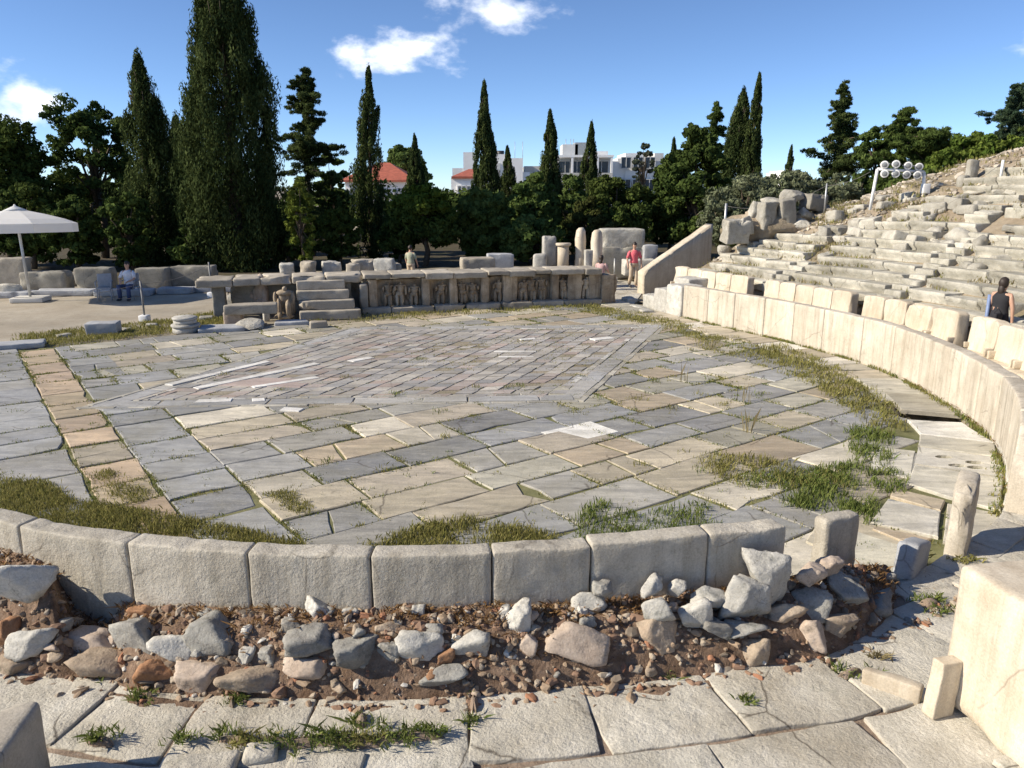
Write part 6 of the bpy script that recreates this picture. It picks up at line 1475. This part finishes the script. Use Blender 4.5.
# ================================================================== GRASS AND WEEDS
gv = []; gcol = []
def tuft(x, y, z, n, h, spread, ca, cb, w=.006, lean=.35):
    p = np.c_[x + rng.normal(0, spread, n), y + rng.normal(0, spread, n), np.full(n, z)]
    hh = h * rng.uniform(.45, 1.25, n); a = rng.uniform(0, 2 * np.pi, n); l = np.abs(rng.normal(0, lean, n)) * hh
    tip = p + np.c_[np.cos(a) * l, np.sin(a) * l, hh]; mid = p + np.c_[np.cos(a) * l * .35, np.sin(a) * l * .35, hh * .6]
    b = rng.uniform(0, np.pi, n); s = np.c_[np.cos(b), np.sin(b), np.zeros(n)] * w * rng.uniform(.7, 1.4, n)[:, None]
    n_keep = n
    gv.append(np.stack([p - s, p + s, mid + s * .8, tip], 1)[:, [0, 1, 2, 3]]); t = rng.uniform(0, 1, (n, 1)); gcol.append(np.repeat((np.array(ca) * (1 - t) + np.array(cb) * t)[:, None] * rng.uniform(.75, 1.25, (n, 1, 1)), 4, 1))
YG = ((.17, .175, .05), (.32, .285, .11)); GG = ((.10, .145, .035), (.21, .235, .075)); DG = ((.20, .17, .09), (.30, .25, .14))
def patch(poly, count, n, h, pal_, spread=.05, w=.007, z=0.0, pw=.5):
    pts = [P(*a, z) for a in poly]; xs = [p.x for p in pts]; ys = [p.y for p in pts]; k = 0; tries = 0
    while k < count and tries < count * 20:
        tries += 1; x, y = rng.uniform(min(xs), max(xs)), rng.uniform(min(ys), max(ys)); ins = False
        for i in range(len(pts)):
            a, b = pts[i], pts[i - 1]
            if (a.y > y) != (b.y > y) and x < (b.x - a.x) * (y - a.y) / (b.y - a.y) + a.x: ins = not ins
        if not ins: continue
        if noise.noise(Vector((x * 1.6, y * 1.6, 4))) + noise.noise(Vector((x * 4, y * 4, 9))) * .7 < (.30 - pw) + rng.normal(0, .34): continue
        tuft(x, y, z, n, h * (1 + .4 * noise.noise(Vector((x, y, 8)))), spread, *pal_, w=w); k += 1
def along_barrier(u0, u1, count, dlo, dhi, n, h, pal_):
    qa_, qb_ = q_of(*P(u0, np.interp(u0, *zip(*npx)), HB)[:2]), q_of(*P(u1, np.interp(u1, *zip(*npx)), HB)[:2])
    for i in range(count):
        q = rng.uniform(qa_, qb_); d = dlo + (dhi - dlo) * rng.uniform(0, 1) ** 1.3; x, y = C.at(q, d)
        if noise.noise(Vector((x * 1.3, y * 1.3, 4))) < rng.normal(-.25, .2): continue
        tuft(x, y, 0.0, n, h, .04, *pal_)
patch([(0, 478), (40, 482), (70, 500), (150, 512), (215, 524), (300, 545), (300, 560), (120, 545), (0, 525)], 2300, 9, .065, YG, w=.0045, pw=.45)
patch([(90, 475), (110, 470), (150, 495), (140, 505), (110, 495)], 110, 9, .05, YG, w=.0045)
patch([(350, 548), (420, 527), (470, 518), (555, 532), (560, 553), (440, 560), (360, 560)], 700, 9, .07, YG, w=.0045, pw=.4)
patch([(575, 512), (605, 503), (640, 516), (700, 502), (720, 530), (640, 540), (580, 545)], 300, 7, .08, GG, w=.004, pw=.25)
patch([(268, 495), (285, 490), (312, 508), (308, 515), (290, 510)], 130, 9, .05, YG, w=.0045)
patch([(680, 452), (760, 458), (845, 468), (855, 488), (800, 492), (735, 487)], 330, 7, .08, YG, w=.0045, pw=.3)
patch([(740, 478), (800, 470), (850, 475), (820, 492), (745, 488)], 150, 7, .09, GG, w=.0045, pw=.3)
patch([(780, 503), (825, 486), (875, 500), (875, 525), (830, 520)], 260, 7, .10, GG, w=.0045, pw=.35)
patch([(810, 470), (850, 462), (910, 476), (900, 495), (850, 490)], 200, 7, .09, GG, w=.0045, pw=.3)
patch([(752, 350), (812, 384), (855, 414), (880, 440), (908, 432), (884, 398), (833, 366), (780, 345)], 620, 8, .10, YG, spread=.07, w=.006, pw=.45)
patch([(680, 332), (740, 338), (790, 358), (812, 386), (760, 366), (700, 348)], 260, 7, .07, YG, spread=.07, w=.007, pw=.25)
patch([(590, 306), (640, 312), (700, 328), (715, 345), (650, 325), (580, 312)], 520, 8, .07, YG, spread=.1, w=.008, pw=.4)
patch([(850, 425), (892, 432), (890, 465), (855, 468)], 150, 8, .09, GG, w=.005, pw=.3)
patch([(20, 345), (20, 335), (120, 326), (235, 310), (245, 322), (150, 336), (60, 345)], 1300, 7, .09, YG, spread=.12, w=.010, pw=.4)
patch([(300, 322), (365, 314), (480, 308), (600, 303), (604, 307), (480, 314), (360, 322)], 420, 7, .08, YG, spread=.1, w=.009, pw=.35)
patch([(380, 345), (450, 338), (560, 325), (640, 330), (600, 370), (480, 375), (400, 365)], 200, 6, .035, YG, spread=.12, w=.008, pw=.2)
# grass in the paving joints and small clumps
for i in range(12000):
    if rng.random() < .85:
        k_ = JOINTS[int(rng.integers(len(JOINTS)))]; f_ = rng.uniform(0, 1); c = Vector(k_[0]).lerp(Vector(k_[1]), f_)
    else: c = Vector((rng.uniform(-13, 7), rng.uniform(6.2, 22)))
    if not inside(c.x, c.y, .15): continue
    g_ = noise.noise(Vector((c.x * .8, c.y * .8, 21)))
    if g_ < rng.uniform(-.35, .6): continue
    q, d = C.near(c.x, c.y)
    tuft(c.x, c.y, -.01, 9, .035 if not in_loz(c.x, c.y) else .03, .045, *(YG if rng.random() < .6 else GG), w=.006 if c.y < 14 else .010)
for (u, v) in [(330, 462), (388, 470), (445, 437), (508, 388), (520, 386), (575, 412), (700, 470), (640, 400), (655, 382), (700, 395), (712, 380), (740, 352), (600, 398), (617, 404), (420, 360), (345, 378), (395, 395), (440, 412), (690, 360), (690, 350), (672, 408), (250, 362), (640, 465), (725, 405), (760, 395), (750, 420), (560, 405), (475, 388), (280, 390), (225, 375)]:
    p = P(u, v); tuft(p.x, p.y, 0, 26, .075, .07, *(GG if rng.random() < .5 else YG), w=.0045); tuft(p.x + rng.normal(0, .15), p.y + rng.normal(0, .1), 0, 14, .05, .06, *YG, w=.004)
for (u, v) in [(712, 350), (683, 382), (745, 402), (748, 432)]:
    p = P(u, v); tuft(p.x, p.y, 0, 10, .38, .06, *DG, w=.006, lean=.15)
# right barrier foot, walkway weeds, bank weeds
for i in range(900):
    q = rng.uniform(QW0, QW1); d = -.07 + rng.normal(0, .03); x, y = C.at(q, d)
    if noise.noise(Vector((q * 1.4, 3, 3))) > rng.normal(.0, .2): tuft(x, y, 0, 7, .07, .04, *(YG if rng.random() < .7 else GG), w=.008)
for (u, v, k, spr, pal_) in [(335, 742, 30, .10, GG), (285, 744, 22, .09, GG), (390, 738, 26, .10, GG), (435, 734, 14, .06, GG), (250, 742, 14, .06, YG), (360, 744, 14, .08, YG), (474, 690, 12, .03, GG), (474, 720, 8, .03, GG), (360, 720, 10, .05, GG), (138, 695, 12, .06, GG), (165, 680, 14, .05, GG), (235, 700, 12, .05, GG), (100, 740, 12, .06, GG), (185, 742, 10, .05, GG), (230, 735, 10, .05, GG), (664, 670, 10, .05, GG), (645, 545, 0, .05, GG),
                         (870, 585, 10, .07, DG), (930, 600, 14, .08, GG), (940, 610, 10, .08, GG), (745, 700, 8, .06, GG), (850, 672, 10, .08, GG), (880, 655, 8, .06, DG), (540, 650, 6, .05, GG), (95, 675, 8, .05, GG), (25, 655, 5, .05, GG), (790, 640, 4, .04, GG), (920, 555, 12, .06, YG), (965, 560, 14, .08, YG)]:
    for i in range(k):
        p = P(u, v, WALK + .01); tuft(p.x + rng.normal(0, spr), p.y + rng.normal(0, spr * .6), WALK + (.03 if v > 720 else -.01), 11, .06, .022, *pal_, w=.0035, lean=.7)
# dry straw on the soil bank
for i in range(3600):
    q = rng.uniform(jq[0] + .5, q1 - .2); d = rng.uniform(0, .4) * rng.uniform(.3, 1); x, y = C.at(q, d)
    if noise.noise(Vector((x * 2, y * 2, 31))) < rng.normal(0, .2): continue
    tuft(x, y, bank_h(x, y, q, d), 5, .055, .025, (.14, .075, .035), (.30, .19, .09), w=.0025, lean=.9)
for i in range(1700):                                        # hillside dry grass
    q = rng.uniform(q_of(7.9, 13.5), QE + .2); dc = DC(q); d = rng.uniform(2.3, dc + 1.2); x, y = C.at(q, d)
    if noise.noise(Vector((x * .7, y * .7, 12))) < rng.normal(.05, .15): continue
    tuft(x, y, hill_z(q, d) + .06, 14, .11, .14, *(YG if rng.random() < .6 else DG), w=.012)
V = np.concatenate([g.reshape(-1, 3) for g in gv]); Cc = np.concatenate([g.reshape(-1, 3) for g in gcol])
tag(quads_mesh('grass', V, Cc, M['grass'], None, (0, 10, 0)), 'yellow green grass and weeds growing in joints and along walls', 'grass', kind='stuff')
print('GRASS QUADS', len(V) // 4)
